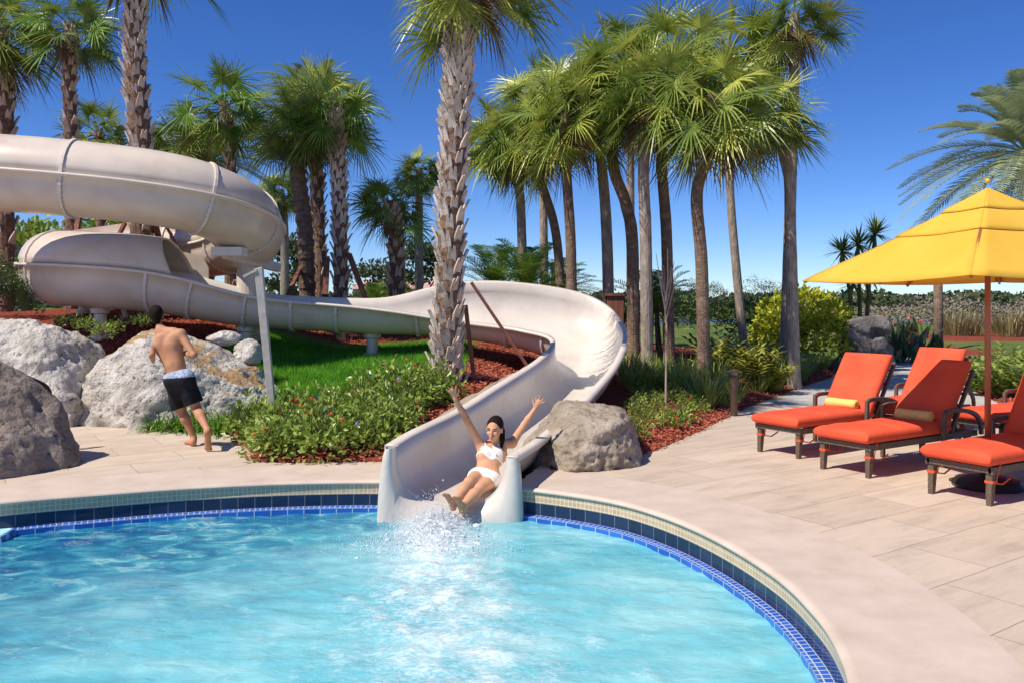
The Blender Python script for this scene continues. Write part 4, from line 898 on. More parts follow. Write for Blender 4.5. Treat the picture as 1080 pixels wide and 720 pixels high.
# lawn
rnd = random.Random(12); V = []; F = []; n = 0
gx = np.random.uniform(-5.2, -.7, 90000); gy = np.random.uniform(10.9, 16.2, 90000); ok = (sdpoly(gx, gy, lawn_poly) > -.05+.12*np.random.rand(90000)); gx = gx[ok][:64000]; gy = gy[ok][:64000]; gz = H(gx, gy)
for x, y, z in zip(gx, gy, gz):
    a = rnd.uniform(0, 6.28); hgt = rnd.uniform(.06, .14); l = rnd.uniform(.01, .07); b = len(V); c_, s_ = math.cos(a)*.005, math.sin(a)*.005; z -= .01; a2 = rnd.uniform(0, 6.28)
    V += [(x-c_, y-s_, z), (x+c_, y+s_, z), (x+math.cos(a2)*l, y+math.sin(a2)*l, z+hgt)]; F.append((b, b+1, b+2))
tag(link('lawn_grass', mesh('lawn_grass', V, F, False), M['grass']), 'short bright green lawn in front of the long slide run', 'grass', kind='stuff')
# mulch chips on the beds
V = []; F = []; m = MB(); N_ = 60000; cx = np.random.uniform(-8, 12, N_*2); cy = np.random.uniform(8.9, 24, N_*2); sd = np.maximum(sdpoly(cx, cy, bed1), sdpoly(cx, cy, bed2)); lw = lawnmask(cx, cy); inv = sdpoly(cx, cy, lawn_poly)
und = trench(cx, cy, np.full(cx.shape, 5.0)) < 4.9
ok = ~und & (sd > -.03) & (lw < .5) & (np.random.rand(N_*2) < np.clip(11/cy, 0, 1)**1.5); cx = cx[ok][:36000]; cy = cy[ok][:36000]; cz = np.maximum(H(cx, cy), 0.0)
rnd = random.Random(6)
for x, y, z in zip(cx, cy, cz):
    a = rnd.uniform(0, 6.28); L = rnd.uniform(.02, .06); w_ = rnd.uniform(.006, .014); t = rnd.uniform(-.5, .5); d = Vector((math.cos(a), math.sin(a), t))*L/2; s = Vector((-math.sin(a), math.cos(a), rnd.uniform(-.6, .6)))*w_; c = Vector((x, y, z+.022+rnd.random()*.012)); b = len(V)
    up = Vector((0, 0, w_*.9)); V += [c-d-s, c+d-s, c+d+s, c-d+s, c+up]; F += [(b, b+1, b+4), (b+1, b+2, b+4), (b+2, b+3, b+4), (b+3, b, b+4)]
tag(link('mulch', mesh('mulch', V, F, False), M['chip']), 'red wood chip mulch covering the planting beds', 'mulch', kind='stuff')

# right hand border
strapc = plantobj('strap_leaf_clump', 'clump of upright grey green strap leaves among the palm trunks', 'plant', (0, 0, -50), [('leaves', blades(110, .14, (.45, .85), .012, 8, .35, .7), M['strap'])], group='strap leaf clumps in the right border')
S1 = 'clump of upright grey green strap leaves among the palm trunks'
S2 = 'clump of arching green blades at the edge of the right mulch bed'
sp = [(662, 345, 15.5), (676, 352, 15), (690, 350, 15.5), (705, 352, 15.2), (716, 356, 14.8), (728, 358, 15.0), (700, 372, 14.2), (716, 376, 14), (684, 370, 14.2), (668, 366, 14.2), (735, 372, 14.3), (752, 368, 15.5), (725, 345, 16.5), (696, 340, 16.6), (760, 380, 14.6), (772, 392, 14.2), (650, 352, 16.4), (745, 392, 13.4)]
for k, (px, py, Y) in enumerate(sp):
    X = (px-540)*Y/FPX; loc = (X, Y, h1(X, Y)); s = .8+.35*((k*37) % 10)/10
    if k == 0: strapc.location = loc
    else: copy_tree(strapc, loc, k*1.7, s, 'clump of upright strap leaves at the foot of the grey and brown trunks' if px < 722 else 'clump of upright strap leaves between the frayed palm and the bollard light')
for k, (px, py, s) in enumerate(((828, 415, 1.15), (842, 408, 1.1), (856, 405, 1.05), (814, 418, .8), (866, 398, .9), (880, 393, .8), (838, 398, .9))):
    p = G(px, py); X, Y = p.x*.985-.1, p.y+.25; c = copy_tree(strapc, (X, Y, max(0, h1(X, Y))), k*2.1, s, S2); c['group'] = 'arching blade clumps at the mulch edge'
# variegated ginger
def ginger(seed, n=26):
    rnd = random.Random(seed); V = []; F = []
    for k in range(n):
        a = rnd.uniform(0, 6.28); tilt = rnd.uniform(.1, .75); L = rnd.uniform(.6, 1.1); d = Vector((math.cos(a)*math.sin(tilt), math.sin(a)*math.sin(tilt), math.cos(tilt))); side = Vector((-math.sin(a), math.cos(a), 0))
        for j in range(11):
            t = .2+.8*j/10; p = d*L*t+Vector((0, 0, -.18*L*t*t)); s = side*(1 if j % 2 else -1); ld = (d*.6+s*.9+Vector((0, 0, .2))).normalized(); leaflet(V, F, p, ld, Vector((0, 0, 1))+d*.4, .24, .038, .35, 3)
    return V, F
gp = None
for k, (px, py, Y, s) in enumerate(((752, 385, 16.6, 1), (775, 395, 16, 1.1), (795, 398, 15.8, 1), (815, 400, 15.8, .95), (762, 372, 18, 1.15), (785, 380, 17.6, 1.0), (808, 385, 17.6, .9), (830, 392, 17.4, .8))):
    X = (px-540)*Y/FPX; loc = (X, Y, h1(X, Y))
    if gp is None: gp = plantobj('ginger_plant', 'yellow green variegated ginger clump behind the bollard light', 'plant', loc, [('leaves', ginger(4), M['ginger'])], group='variegated ginger clumps')
    else: copy_tree(gp, loc, k*1.3, s, 'yellow green variegated ginger clump in the rear row nearer the lake' if k > 3 else None)
# low shrubs on the mulch right of the slide
lp = plantobj('low_shrub', 'small leafy shrub on the red mulch right of the slide', 'shrub', (0, 0, -50), [('foliage', leafball(230, (.2, .2, .22), .055, 71, .2, .5, nz=.6), M['lantana']), ('stems', stems(9, .13, .22, .005, 5), M['stem']), *blooms(1, (.2, .2, .2), 9, .02)], group='small shrubs on the right mulch')
first = True; rnd = random.Random(19); q = []; tr_ = 0
while len(q) < 24 and tr_ < 4000:
    tr_ += 1; y = rnd.uniform(9.9, 14.2); x = rnd.uniform(1.3, 4.2)
    if x < 1.45 and y < 10.5: continue
    if x > 1.6 and x < 2.2 and 12.2 < y < 14.3: pass
    if float(np.interp(y, [9.5, 12.1, 13.6, 14.4], [1.35, 1.65, 2.05, 2.1])) > x: continue
    if float(sdpoly([x], [y], bed1)[0]) < .3: continue
    if min([math.hypot(x-a, y-b) for a, b in q] or [9]) < .3: continue
    q.append((x, y))
for k, (x, y) in enumerate(q):
    loc = (x, y, h1(x, y)+.05); s = rnd.uniform(.65, 1.15); dl = float(sdpoly([x], [y], bed1)[0])
    lb_ = 'small leafy shrub at the mulch edge behind the beige boulder' if dl < .8 and y < 11.5 else 'small leafy shrub at the mulch edge beside the bollard light' if dl < .8 else 'small leafy shrub close to the outer wall of the slide turn' if x < 2.5 and y > 11.5 else 'small leafy shrub on the mulch in front of the palm trunks'
    if k == 0: lp.location = loc; lp['label'] = lb_
    else: copy_tree(lp, loc, rnd.uniform(0, 6), s, lb_)
# round yellow green shrub, dark shrubs, bird of paradise, yucca heads
p = P(848, 352, 21.5); plantobj('round_shrub', 'large round yellow green clipped shrub behind the speckled palm trunk', 'shrub', (p.x, p.y, p.z-.1), [('foliage', leafball(6000, (1.28, 1.1, 1.2), .15, 6, .80, .5, nz=.06), M['yellowleaf']), ('stems', stems(24, .8, .7, .02, 6), M['stem'])])
def ds(px, py, Y, rad, label, n=1500, mt='darkleaf', sz=.12, grp=None, asp=.45):
    p = P(px, py, Y); z0 = h1(p.x, p.y); return plantobj('leafy_shrub', label, 'shrub', (p.x, p.y, p.z), [('foliage', leafball(n, rad, sz, int(px+py), .45, asp, nz=.45), M[mt]), ('stems', stems(14, rad[0]*.6, rad[2]*.5, .012, 3), M['stem'])], group=grp)
ds(12, 318, 14.4, (.5, .5, .55), 'dark green shrub at the left edge beside the lower slide bend', 1200, sz=.07)
ds(-10, 300, 15.5, (.6, .6, .6), 'dark green shrub behind the one at the left edge', 1000, sz=.08)
ds(800, 345, 24, (1.0, .9, .9), 'dark green shrub half hidden left of the round yellow green shrub', 1600, sz=.13)
ds(655, 345, 18, (.6, .5, .7), 'dark shrub with red spots just right of the slide turn', 900, sz=.08)
ds(700, 335, 21.0, (1.1, .9, .6), 'leafy green shrub behind the grey and brown trunks', 1300, 'lantana', sz=.12)
ds(764, 338, 23.5, (1.0, .9, .5), 'low green shrub behind the frayed palm', 1100, sz=.12)
ds(404, 318, 26, (1.2, .9, .6), 'yellow flowering low shrub behind the slide left of the big palm', 1500, 'yellowleaf', .1)
for k, (px, py, Y, r) in enumerate(((92, 345, 13.0, .22), (108, 352, 12.8, .2), (120, 346, 13.3, .18), (150, 340, 13.4, .16), (70, 340, 13.4, .2))):
    ds(px, py, Y, (r, r, r*.8), ['low flowering plant on the shaded mulch above the gap between boulders', 'small green plant low between the two pale boulders', 'small plant on the mulch above the running boy', 'small plant just under the slide joint', 'small plant on the mulch behind the tall pitted boulder'][k], 220, 'lantana', .05)
bop = None
def paddles(seed, n=46):
    rnd = random.Random(seed); V = []; F = []
    for k in range(n):
        a = rnd.uniform(0, 6.28); tilt = rnd.uniform(.08, .75); L = rnd.uniform(.7, 1.35); d = Vector((math.cos(a)*math.sin(tilt), math.sin(a)*math.sin(tilt), math.cos(tilt))); o = Vector((rnd.uniform(-.35, .35), rnd.uniform(-.3, .3), 0))
        leaflet(V, F, o, d, Vector((-math.cos(a), -math.sin(a), .4)), L*.6, .01, .0, 2); leaflet(V, F, o+d*L*.5, d, Vector((-math.cos(a), -math.sin(a), .4))+rdir(rnd)*.6, L*.55, .07, .25, 5)
    return V, F
for k, (px, Y, s) in enumerate(((930, 24, 1.0), (952, 23.5, 1.08), (975, 24, 1.0), (942, 26, 1.15), (965, 26, 1.1))):
    X = (px-540)*Y/FPX; loc = (X, Y, h1(X, Y)-.05)
    if bop is None: bop = plantobj('bird_of_paradise', 'dark green paddle leaved clump with orange blooms right of the eroded rock', 'plant', loc, [('leaves', paddles(2), M['darkleaf2'] if 'darkleaf2' in M else leafmat('paddle leaf', (.03, .06, .025), (.07, .12, .05), (.15, .21, .10), scale=3)), *blooms(4, (.6, .6, 1.25), 3, .05, .6, 'red', 'bloom')], group='bird of paradise clumps'); bop.scale = (s,)*3
    else: copy_tree(bop, loc, k*1.3, s)
# yucca with three heads
p = G(905, 372); yr = thing('yucca', 'tall yucca with three spiky heads beside the parasol tip', 'plant', (6.9*20.5/17.0*.0+(908-540)*23/FPX, 23, .1))
yV, yF = [], []
rnd = random.Random(8)
for (hx, hy) in ((888, 265), (905, 258), (923, 247), (915, 285), (900, 300)):
    c = P(hx, hy, 23)-yr.location
    for k in range(80):
        d = rdir(rnd); d.z = d.z*.8+.25; d.normalize(); leaflet(yV, yF, c, d, Vector((0, 0, 1)), rnd.uniform(.5, .78), .042, .12, 2)
link('leaves', mesh('leaves', yV, yF, False), M['frond'], yr); m = MB()
for (hx, hy) in ((888, 265), (905, 258), (923, 247)): m.tube([(.1*(hx-905)/20, 0, 0), (P(hx, hy, 23)-yr.location)*.6+Vector((0, 0, .1)), P(hx, hy, 23)-yr.location], [.07, .05, .04], 7)
m.build('stems', M['stem'], yr)
# right edge planting, dry grass clumps
grp = 'leafy plants behind the right loungers'
for k, (px, Y, s) in enumerate(((1015, 16.5, .9), (1032, 15.6, .95), (1050, 15.0, 1.0), (1068, 14.6, 1.05), (1086, 14.2, 1.05), (1040, 17.5, .9), (1062, 16.8, 1), (1082, 16.2, 1), (1000, 19, .6))):
    X = (px-540)*Y/FPX; c = copy_tree(gp, (X, Y, max(0, h1(X, Y))), k*1.1, s*.85, 'leafy green plant behind the right loungers, ' + ('beside the parasol pole' if px < 1045 else 'right of the parasol pole')); c['group'] = grp
    for ch in c.children:
        if k == 0: mm = ch.data.copy(); mm.materials[0] = M['strap']
        ch.data = mm
dg = None
for k, (px, Y, s) in enumerate(((1008, 36, 1), (1022, 37, 1.1), (1000, 39, .9), (1066, 36, 1.2), (1078, 38, 1.1), (1052, 40, 1))):
    X = (px-540)*Y/FPX; loc = (X, Y, h1(X, Y))
    if dg is None: dg = plantobj('dry_grass_clump', 'tawny ornamental grass clump beyond the path', 'plant', loc, [('blades', blades(160, .5, (.9, 1.5), .02, 2, .3, .5), M['dry'])], group='dry grass clumps')
    else: copy_tree(dg, loc, k, s)
# bare stemmed sapling
tw = thing('bare_sapling', 'bare branching sapling standing in the strap leaves', 'plant', (P(702, 400, 12.6).x, 12.6, h1(P(702, 400, 12.6).x, 12.6)-.05)); m = MB(); b0 = tw.location
rnd = random.Random(3)
m.tube([(0, 0, 0), P(703, 340, 12.6)-b0], [.016, .013], 6)
for (tx, ty) in ((692, 268), (698, 272), (704, 262), (711, 275), (714, 290), (694, 290), (708, 282), (700, 280)):
    e = P(tx, ty, 12.6+rnd.uniform(-.2, .2))-b0; s = P(702, rnd.uniform(310, 345), 12.6)-b0; m.tube([s, s.lerp(e, .45)+Vector((rnd.uniform(-.02, .02), rnd.uniform(-.05, .05), 0)), e], [.012, .009, .004], 5)
m.build('branches', pmat('pale twig', (.42, .33, .25), rough=.9), tw)

# ------------------------------------------------------------------ background
rnd = random.Random(44)
def farmass(name, xr, Y, zr, n, size, mt, label, seed, dy=8, kindstuff=True):
    rnd = random.Random(seed); V = []; F = []
    for _ in range(n):
        X = rnd.uniform(*xr); top = zr[0]+(zr[1]-zr[0])*(.45+.55*max(0, min(1, .5+.9*noise.noise((X*.10, seed, 0))+.35*noise.noise((X*.4, seed, 3))))); u = rnd.random(); z = zr[0]+(top-zr[0])*u; y = Y+rnd.uniform(-dy, dy)
        b = len(V); p = Vector((X, y, z)); 
        d = rdir(rnd)*size; e = rdir(rnd).cross(d).normalized()*size*rnd.uniform(.5, 1); V += [p-d-e, p+d-e, p+d+e, p-d+e]; F.append((b, b+1, b+2, b+3))
    return tag(link(name, mesh(name, V, F, False), mt), label, 'trees', kind='stuff')
M['farleaf'] = leafmat('far foliage', (.05, .075, .035), (.09, .12, .055), (.15, .17, .08), scale=.25, rough=.9)
M['farbare'] = pmat('bare winter wood', [(.3, (.17, .14, .11)), (.7, (.30, .25, .20))], scale=.3, rough=1)
farmass('far_wood', (-190, 260), 235, (-.8, 4.6), 26000, .55, M['farleaf'], 'low green wood along the far shore of the lake', 3, 14)
farmass('bare_thicket', (22, 64), 62, (-1.5, 3.0), 30000, .07, M['farbare'], 'brown leafless thicket behind the parasol on the right', 5, 4)
farmass('far_thicket', (-30, 6), 75, (-1.6, 3.0), 9000, .3, M['farleaf'], 'green thicket seen through the trunks above the slide', 9, 6)
def tree(px, base, Y, crad, label, mt='farleaf', n=1600):
    X = (px-540)*Y/FPX; root = thing('broadleaf_tree', label, 'tree', (X, Y, h1(X, Y)-.1)); cz = base-root.location.z
    m = MB(); m.tube([(0, 0, 0), (.1, 0, cz*.5), (0, .1, cz)], [.22, .17, .1], 8)
    for k in range(5): a = k*1.26; m.tube([(0, 0, cz*.55), (math.cos(a)*crad*.6, math.sin(a)*crad*.6, cz+crad*.1)], [.09, .03], 6)
    m.build('trunk', M['stem'], root); V, F = [], []
    rr = random.Random(int(px)); 
    for k in range(9):
        o = rdir(rr)*crad*.6; v, f = leafball(n//9, (crad*.55,)*3, .26, int(px)+k, .4, .6, nz=.5); b = len(V); V += [p+o+Vector((0, 0, cz+crad*.35)) for p in v]; F += [tuple(i+b for i in t) for t in f]
    link('crown', mesh('crown', V, F, False), M[mt], root)
for a in ((440, 2.6, 42, 1.5, 'round tree behind the slide left of the big palm'), (398, 2.0, 48, 1.5, 'round tree far behind the stout dark palm'), (305, 2.4, 38, 1.5, 'round tree seen beneath the right bend of the upper tube'), (25, 2.6, 26, 1.3, 'round tree seen under the upper tube at the left'), (120, 2.8, 30, 1.5, 'round tree behind the lower tube cover'), (185, 2.6, 34, 1.3, 'round tree behind the splash guard')): tree(a[0], a[1], a[2], a[3], a[4], 'lantana' if a[0] < 200 else 'farleaf')
for k, (px, r) in enumerate(((736, 2.3), (758, 2.0), (790, 2.6), (815, 2.2), (722, 2.4))):
    tree(px, 1.6, 165, r*1.4, ['small round tree on the far shore just right of the frayed palm', 'round tree on the far shore left of the round shrub', 'broad tree on the far shore above the lake', 'tree on the far shore touching the round shrub', 'tree on the far shore behind the frayed palm'][k], n=900)
# long low building far behind
b = thing('long_building', 'long low building with red roof far behind the slide', 'building', (P(425, 310, 70).x, 70, 0)); m = MB(); m.box((0, 0, 1.1), (7.5, 4, 3.0)); m.build('wall', pmat('pale wall', (.55, .5, .46), rough=.8), b)
m = MB(); m.add([(-4, -2.3, 2.6), (4, -2.3, 2.6), (4, 2.3, 2.6), (-4, 2.3, 2.6), (-3.2, 0, 3.35), (3.2, 0, 3.35)], [(0, 1, 5, 4), (2, 3, 4, 5), (1, 2, 5), (3, 0, 4), (3, 2, 1, 0)]); m.build('roof', pmat('red roof', [(.4, (.42, .14, .11)), (.6, (.62, .5, .46))], scale=3, rough=.8), b)
for k in range(6):
    m = MB(); m.box((-3+k*1.2, -2.02, 1.9), (.6, .06, .7)); m.build('window', M['darksteel'], b)
# wooden screen by the palms, dark post, bollard, slide side post, handrail
m = MB(); pb = P(648, 312, 17.5); zz = h1(pb.x, 17.5)
wb = thing('timber_cabinet', 'reddish brown timber box between the palm trunks right of the slide turn', 'cabinet', (pb.x, 17.5, zz-.1)); m.box((0, 0, .75), (.34, .4, 1.5)); m.build('body', M['stakewood'], wb, bevel=.01); m = MB(); m.box((0, 0, 1.53), (.44, .48, .06)); m.build('lid', M['stakewood'], wb)
p = P(989, 330, 27); m = MB(); m.tube([(0, 0, -.2), (.02, 0, 1.2), (0, 0, 3.2)], [.16, .14, .13], 10); o = m.build('dark_trunk', M['barkbrown'], None, True, loc=(p.x, 27, h1(p.x, 27))); tag(o, 'bare dark trunk seen under the parasol right of the paddle leaved clump', 'tree trunk')
pb = G(775, 420); bl = thing('bollard_light', 'dark bronze bollard light standing in the right mulch bed', 'bollard light', (P(774, 415, 12.9).x, 12.9, h1(P(774, 415, 12.9).x, 12.9)-.05))
m = MB(); m.lathe([(.055, 0), (.055, .62), (.06, .64), (.06, .68)], n=16); m.build('post', M['bronze'], bl); m = MB(); m.lathe([(.05, .68), (.05, .72)], n=16); m.build('lens', pmat('frosted lens', (.35, .32, .28), rough=.4), bl); m = MB(); m.lathe([(.115, .72), (.12, .735), (.03, .765)], n=20); m.build('cap', M['bronze'], bl)
po = thing('metal_post', 'tall slim grey metal post with a small angled head in front of the slide', 'post', tuple(P(288, 432, 10.7)))
q0 = P(288, 432, 10.7); m = MB(); a, b_ = P(288, 440, 10.7)-q0, P(273, 284, 10.7)-q0
m.add([a+Vector((-.045, -.03, 0)), a+Vector((.045, -.03, 0)), a+Vector((.045, .03, 0)), a+Vector((-.045, .03, 0)), b_+Vector((-.05, -.04, 0)), b_+Vector((.05, -.04, .03)), b_+Vector((.05, .04, .03)), b_+Vector((-.05, .04, 0))], [(3, 2, 1, 0), (4, 5, 6, 7), (0, 1, 5, 4), (1, 2, 6, 5), (2, 3, 7, 6), (3, 0, 4, 7)]); m.build('shaft', M['steel'], po, bevel=.008)
m = MB(); m.bar(P(258, 292, 10.7)-q0, P(272, 285, 10.7)-q0, .12, .03); m.build('head', M['steel'], po)
m = MB(); hp = [P(-40, 396, 9.3), P(8, 389, 9.6), P(30, 398, 9.75), P(46, 405, 9.85), P(52, 412, 9.9), P(52, 420, 9.9), P(46, 427, 9.85), P(40, 428, 9.8)]
m.tube(catmull(hp, 5), .022, 10); o = m.build('handrail', M['darksteel'], None, True); tag(o, 'dark curved metal handrail emerging between the left boulders', 'handrail')

# ------------------------------------------------------------------ loungers
def cushion(x0, x1, y0, y1, t, nx_=26, ny_=12, crown=.018, cell=0, seed=0):
    """soft box in local xy, bottom at 0"""
    V = []; F = []
    def hgt(u, v): 
        e = min(u, 1-u)*(x1-x0); f = min(v, 1-v)*(y1-y0); r = .045; g = min(1, e/r); k = min(1, f/r); s = math.sqrt(max(0, 1-(1-g)**2))*math.sqrt(max(0, 1-(1-k)**2)); return s
    for lay in (0, 1):
        for i in range(nx_+1):
            for j in range(ny_+1):
                u = .5-.5*math.cos(math.pi*i/nx_) if True else i/nx_; v = .5-.5*math.cos(math.pi*j/ny_)
                s = hgt(u, v); w_ = crown*math.sin(math.pi*u)**.5*math.sin(math.pi*v)+.008*noise.noise((u*7+seed, v*4, lay))
                z = t/2+(1 if lay else -1)*(t/2*(.25+.75*s)+(w_ if lay else 0)*s); V.append((x0+(x1-x0)*u, y0+(y1-y0)*v, z))
    n1 = (nx_+1)*(ny_+1); I = lambda l, i, j: l*n1+i*(ny_+1)+j
    for i in range(nx_):
        for j in range(ny_): F += [(I(1, i, j), I(1, i+1, j), I(1, i+1, j+1), I(1, i, j+1)), (I(0, i, j), I(0, i, j+1), I(0, i+1, j+1), I(0, i+1, j))]
    for i in range(nx_): F += [(I(0, i, 0), I(0, i+1, 0), I(1, i+1, 0), I(1, i, 0)), (I(0, i+1, ny_), I(0, i, ny_), I(1, i, ny_), I(1, i+1, ny_))]
    for j in range(ny_): F += [(I(0, 0, j+1), I(0, 0, j), I(1, 0, j), I(1, 0, j+1)), (I(0, nx_, j), I(0, nx_, j+1), I(1, nx_, j+1), I(1, nx_, j))]
    return V, F
W_ = .64; HG = 1.38; SZ = .335
def make_lounger(label):
    t = thing('sun_lounger', label, 'sun lounger', (0, 0, 0), 0, 'coral sun loungers on the deck')
    m = MB()
    for y in (-.03, -W_+.03): m.bar((.06, y, SZ-.035), (HG+.55, y, SZ-.035), .04, .06)
    for x in (.08, .5, .95, HG, HG+.52): m.bar((x, -.03, SZ-.035), (x, -W_+.03, SZ-.035), .04, .05)
    m.build('frame', M['wicker'], t)
    for (x, y, lean) in ((.11, -.055, .02), (.11, -W_+.055, .02), (HG+.42, -.055, -.02), (HG+.42, -W_+.055, -.02), ):
        m = MB(); m.add([(x-lean-.022, y-.022, 0), (x-lean+.022, y-.022, 0), (x-lean+.022, y+.022, 0), (x-lean-.022, y+.022, 0), (x-.034, y-.03, SZ-.01), (x+.034, y-.03, SZ-.01), (x+.034, y+.03, SZ-.01), (x-.034, y+.03, SZ-.01)], [(3, 2, 1, 0), (4, 5, 6, 7), (0, 1, 5, 4), (1, 2, 6, 5), (2, 3, 7, 6), (3, 0, 4, 7)]); m.build('leg', M['wicker'], t)
    V, F = cushion(0, HG+.04, -W_, 0, .115); link('seat_cushion', mesh('seat_cushion', [(a, b, c+SZ) for a, b, c in V], F), M['cushion'], t)
    an = R(56); V, F = cushion(0, .80, -W_, 0, .10, seed=3); ca, sa = math.cos(an), math.sin(an)
    link('back_cushion', mesh('back_cushion', [(HG-.01+a*ca-(c-.02)*sa, b, SZ+.09+a*sa+(c-.02)*ca-.03) for a, b, c in V], F), M['cushion'], t)
    m = MB(); 
    for y in (-.05, -W_+.05): m.bar((HG+.09, y, SZ-.02), (HG+.09+.8*ca, y, SZ-.02+.8*sa), .035, .035)
    for s in (.2, .5, .78): m.bar((HG+.09+s*ca, -.05, SZ-.02+s*sa), (HG+.09+s*ca, -W_+.05, SZ-.02+s*sa), .03, .03)
    m.bar((HG+.4, -W_/2-.15, SZ-.03), (HG+.35, -W_/2-.15, SZ+.36), .025); m.build('back_frame', M['wicker'], t)
    for y in (.035, -W_-.035):
        m = MB(); pts = catmull([(HG-.16, y, .0), (HG-.16, y, SZ+.18), (HG-.14, y, SZ+.225), (HG-.06, y, SZ+.245), (HG+.2, y, SZ+.235), (HG+.42, y, SZ+.18), (HG+.52, y, SZ+.08), (HG+.54, y, SZ-.04)], 4)
        for i in range(len(pts)-1): m.bar(pts[i], pts[i+1]+(pts[i+1]-pts[i])*.15, .045, .04, up=(0, 1, 0))
        m.build('armrest', M['wicker'], t, bevel=.006)
    for y in (-.055, -W_+.055):
        m = MB(); m.box((.105, y, .20), (.068, .072, .022)); m.bar((.12, y-.04, .21), (.16, y-.05, SZ+.02), .012, .003); m.bar((.11, y, .19), (.30, y+.01, .155), .010, .012); m.bar((.30, y+.01, .155), (.42, y+.01, .20), .010, .012); m.build('strap', M['strapcloth'], t)
    return t
lg = make_lounger('coral lounger nearest the planting bed, leftmost of all, with a rolled yellow towel')
spots = [((2.76, 9.85), 34, None), ((3.12, 8.84), 32, 'coral lounger in the middle front, next to the parasol pole, with a rolled yellow towel'), ((3.69, 7.72), 31, 'front coral lounger cut off by the right edge of the frame, above the parasol base'), ((4.32, 10.95), 37, 'coral lounger behind the two left ones, only its raised back and one arm showing'), ((5.25, 10.25), 30, 'shaded coral lounger behind the parasol pole at the right edge')]
for k, (xy, a, lab) in enumerate(spots):
    if k == 0: lg.location = (xy[0], xy[1], .002); lg.rotation_euler = (0, 0, R(a))
    else: copy_tree(lg, (xy[0], xy[1], .002), R(a), None, lab)
def towel(xy, a, label, lx=HG-.13, dz=0):
    rr = Matrix.Rotation(R(a), 3, 'Z'); t = thing('rolled_towel', label, 'towel', Vector((xy[0], xy[1], SZ+.115+.055))+rr @ Vector((lx, -W_/2, 0)), R(a), 'rolled yellow towels')
    m = MB(); n = 26; r0 = .062
    prof = [(-.20, .55), (-.195, .9), (-.185, 1.0), (-.1, 1.02), (0, 1.0), (.1, 1.03), (.185, 1.0), (.195, .9), (.20, .55)]
    V = []; F = []
    for (y, k) in prof:
        for j in range(n): b = 2*math.pi*j/n; rj = r0*k*(1+.05*math.sin(3*b+y*8)); V.append((rj*math.cos(b)*1.06, y, rj*math.sin(b)*.94))
    for i in range(len(prof)-1):
        for j in range(n): F.append((i*n+j, (i+1)*n+j, (i+1)*n+(j+1) % n, i*n+(j+1) % n))
    F += [tuple(range(n)), tuple((len(prof)-1)*n+j for j in range(n))[::-1]]
    link('roll', mesh('roll', V, F), M['towel'], t)
    for s in (-1, 1):
        m = MB(); pts = [(r_*math.cos(w2)*1.05, s*.198, r_*math.sin(w2)*.94) for w2, r_ in [(i*.45, .008+.0018*i) for i in range(26)]]; m.tube(pts, .006, 5); m.build('spiral_edge', M['towel'], t)
towel(spots[0][0], spots[0][1], 'rolled yellow towel on the leftmost lounger'); towel(spots[1][0], spots[1][1], 'rolled yellow towel on the middle front lounger'); towel(spots[3][0], spots[3][1], 'rolled yellow towel mostly hidden on the rear lounger')
# ------------------------------------------------------------------ parasol
um = thing('parasol', 'large yellow square parasol with a reddish wooden pole over the loungers', 'parasol', (4.46, 8.0, 0))
m = MB(); m.tube([(0, 0, .1), (0, 0, 1.5), (0, 0, 2.72)], [.027, .027, .024], 14); m.build('pole', M['polewood'], um, True)
m = MB(); m.lathe([(.045, .34), (.045, .46)], n=14); m.build('pole_collar', M['steel'], um)
phi = R(33); R0 = 1.70
def corner(k, r): a = math.pi+phi*0; d = [Vector((-math.sin(phi), -math.cos(phi), 0)), Vector((-math.cos(phi), math.sin(phi), 0)), Vector((math.sin(phi), math.cos(phi), 0)), Vector((math.cos(phi), -math.sin(phi), 0))][k % 4]; return d*r
def zc(r): t = r/R0; return 2.75-.80*t**.93
def tier(r0, r1, lift, name, par=um, sag=.035, parent=None):
    V = []; F = []; ns = 14; nr = 8
    for side in range(4):
        for i in range(nr+1):
            r = r0+(r1-r0)*i/nr
            for j in range(ns+1):
                f = j/ns; a = corner(side, r); b_ = corner(side+1, r); p = a.lerp(b_, f); s = math.sin(math.pi*f)
                z = zc(r)+lift-sag*s*(r/R0)-.012*(1 if i == nr else 0)*1.0; p = p*(1-.035*s*(r/R0)); V.append((p.x, p.y, z+.004*noise.noise((p.x*4, p.y*4, r1))))
    k = ns+1
    for side in range(4):
        o = side*(nr+1)*k
        for i in range(nr):
            for j in range(ns): F.append((o+i*k+j, o+(i+1)*k+j, o+(i+1)*k+j+1, o+i*k+j+1))
    ob = link(name, mesh(name, V, F), M['canopy'], parent or um); sd = ob.modifiers.new('thick', 'SOLIDIFY'); sd.thickness = .004; return ob
cn = tier(.66, R0, 0, 'canopy'); tier(.30, .80, .024, 'vent_tier', parent=cn); tier(.01, .40, .05, 'top_cap', parent=cn)
m = MB(); m.lathe([(.02, 2.84), (.02, 2.87), (.008, 2.885)], n=12); m.build('finial', M['canopy'], um, True)
m = MB(); m.lathe([(.05, 1.98), (.055, 2.0), (.055, 2.06), (.035, 2.08)], n=14); m.build('runner_hub', M['polewood'], um, True)
for k in range(4):
    a = corner(k, .04); b_ = corner(k, R0-.02); m = MB(); m.bar((a.x, a.y, zc(.04)-.03), (b_.x, b_.y, zc(R0)-.02), .022, .03); ro = m.build('rib', M['polewood'], um)
    c = corner(k, .85); m = MB(); m.bar((corner(k, .05).x, corner(k, .05).y, 2.02), (c.x, c.y, zc(.85)-.04), .016, .02); m.build('strut', M['polewood'], ro)
    a = (corner(k, 1)+corner(k+1, 1))/2; m = MB(); m.bar((a.x*.04, a.y*.04, zc(.05)-.03), (a.x*(R0-.08), a.y*(R0-.08), zc(R0)-.055), .02, .026); m.build('rib', M['polewood'], um)
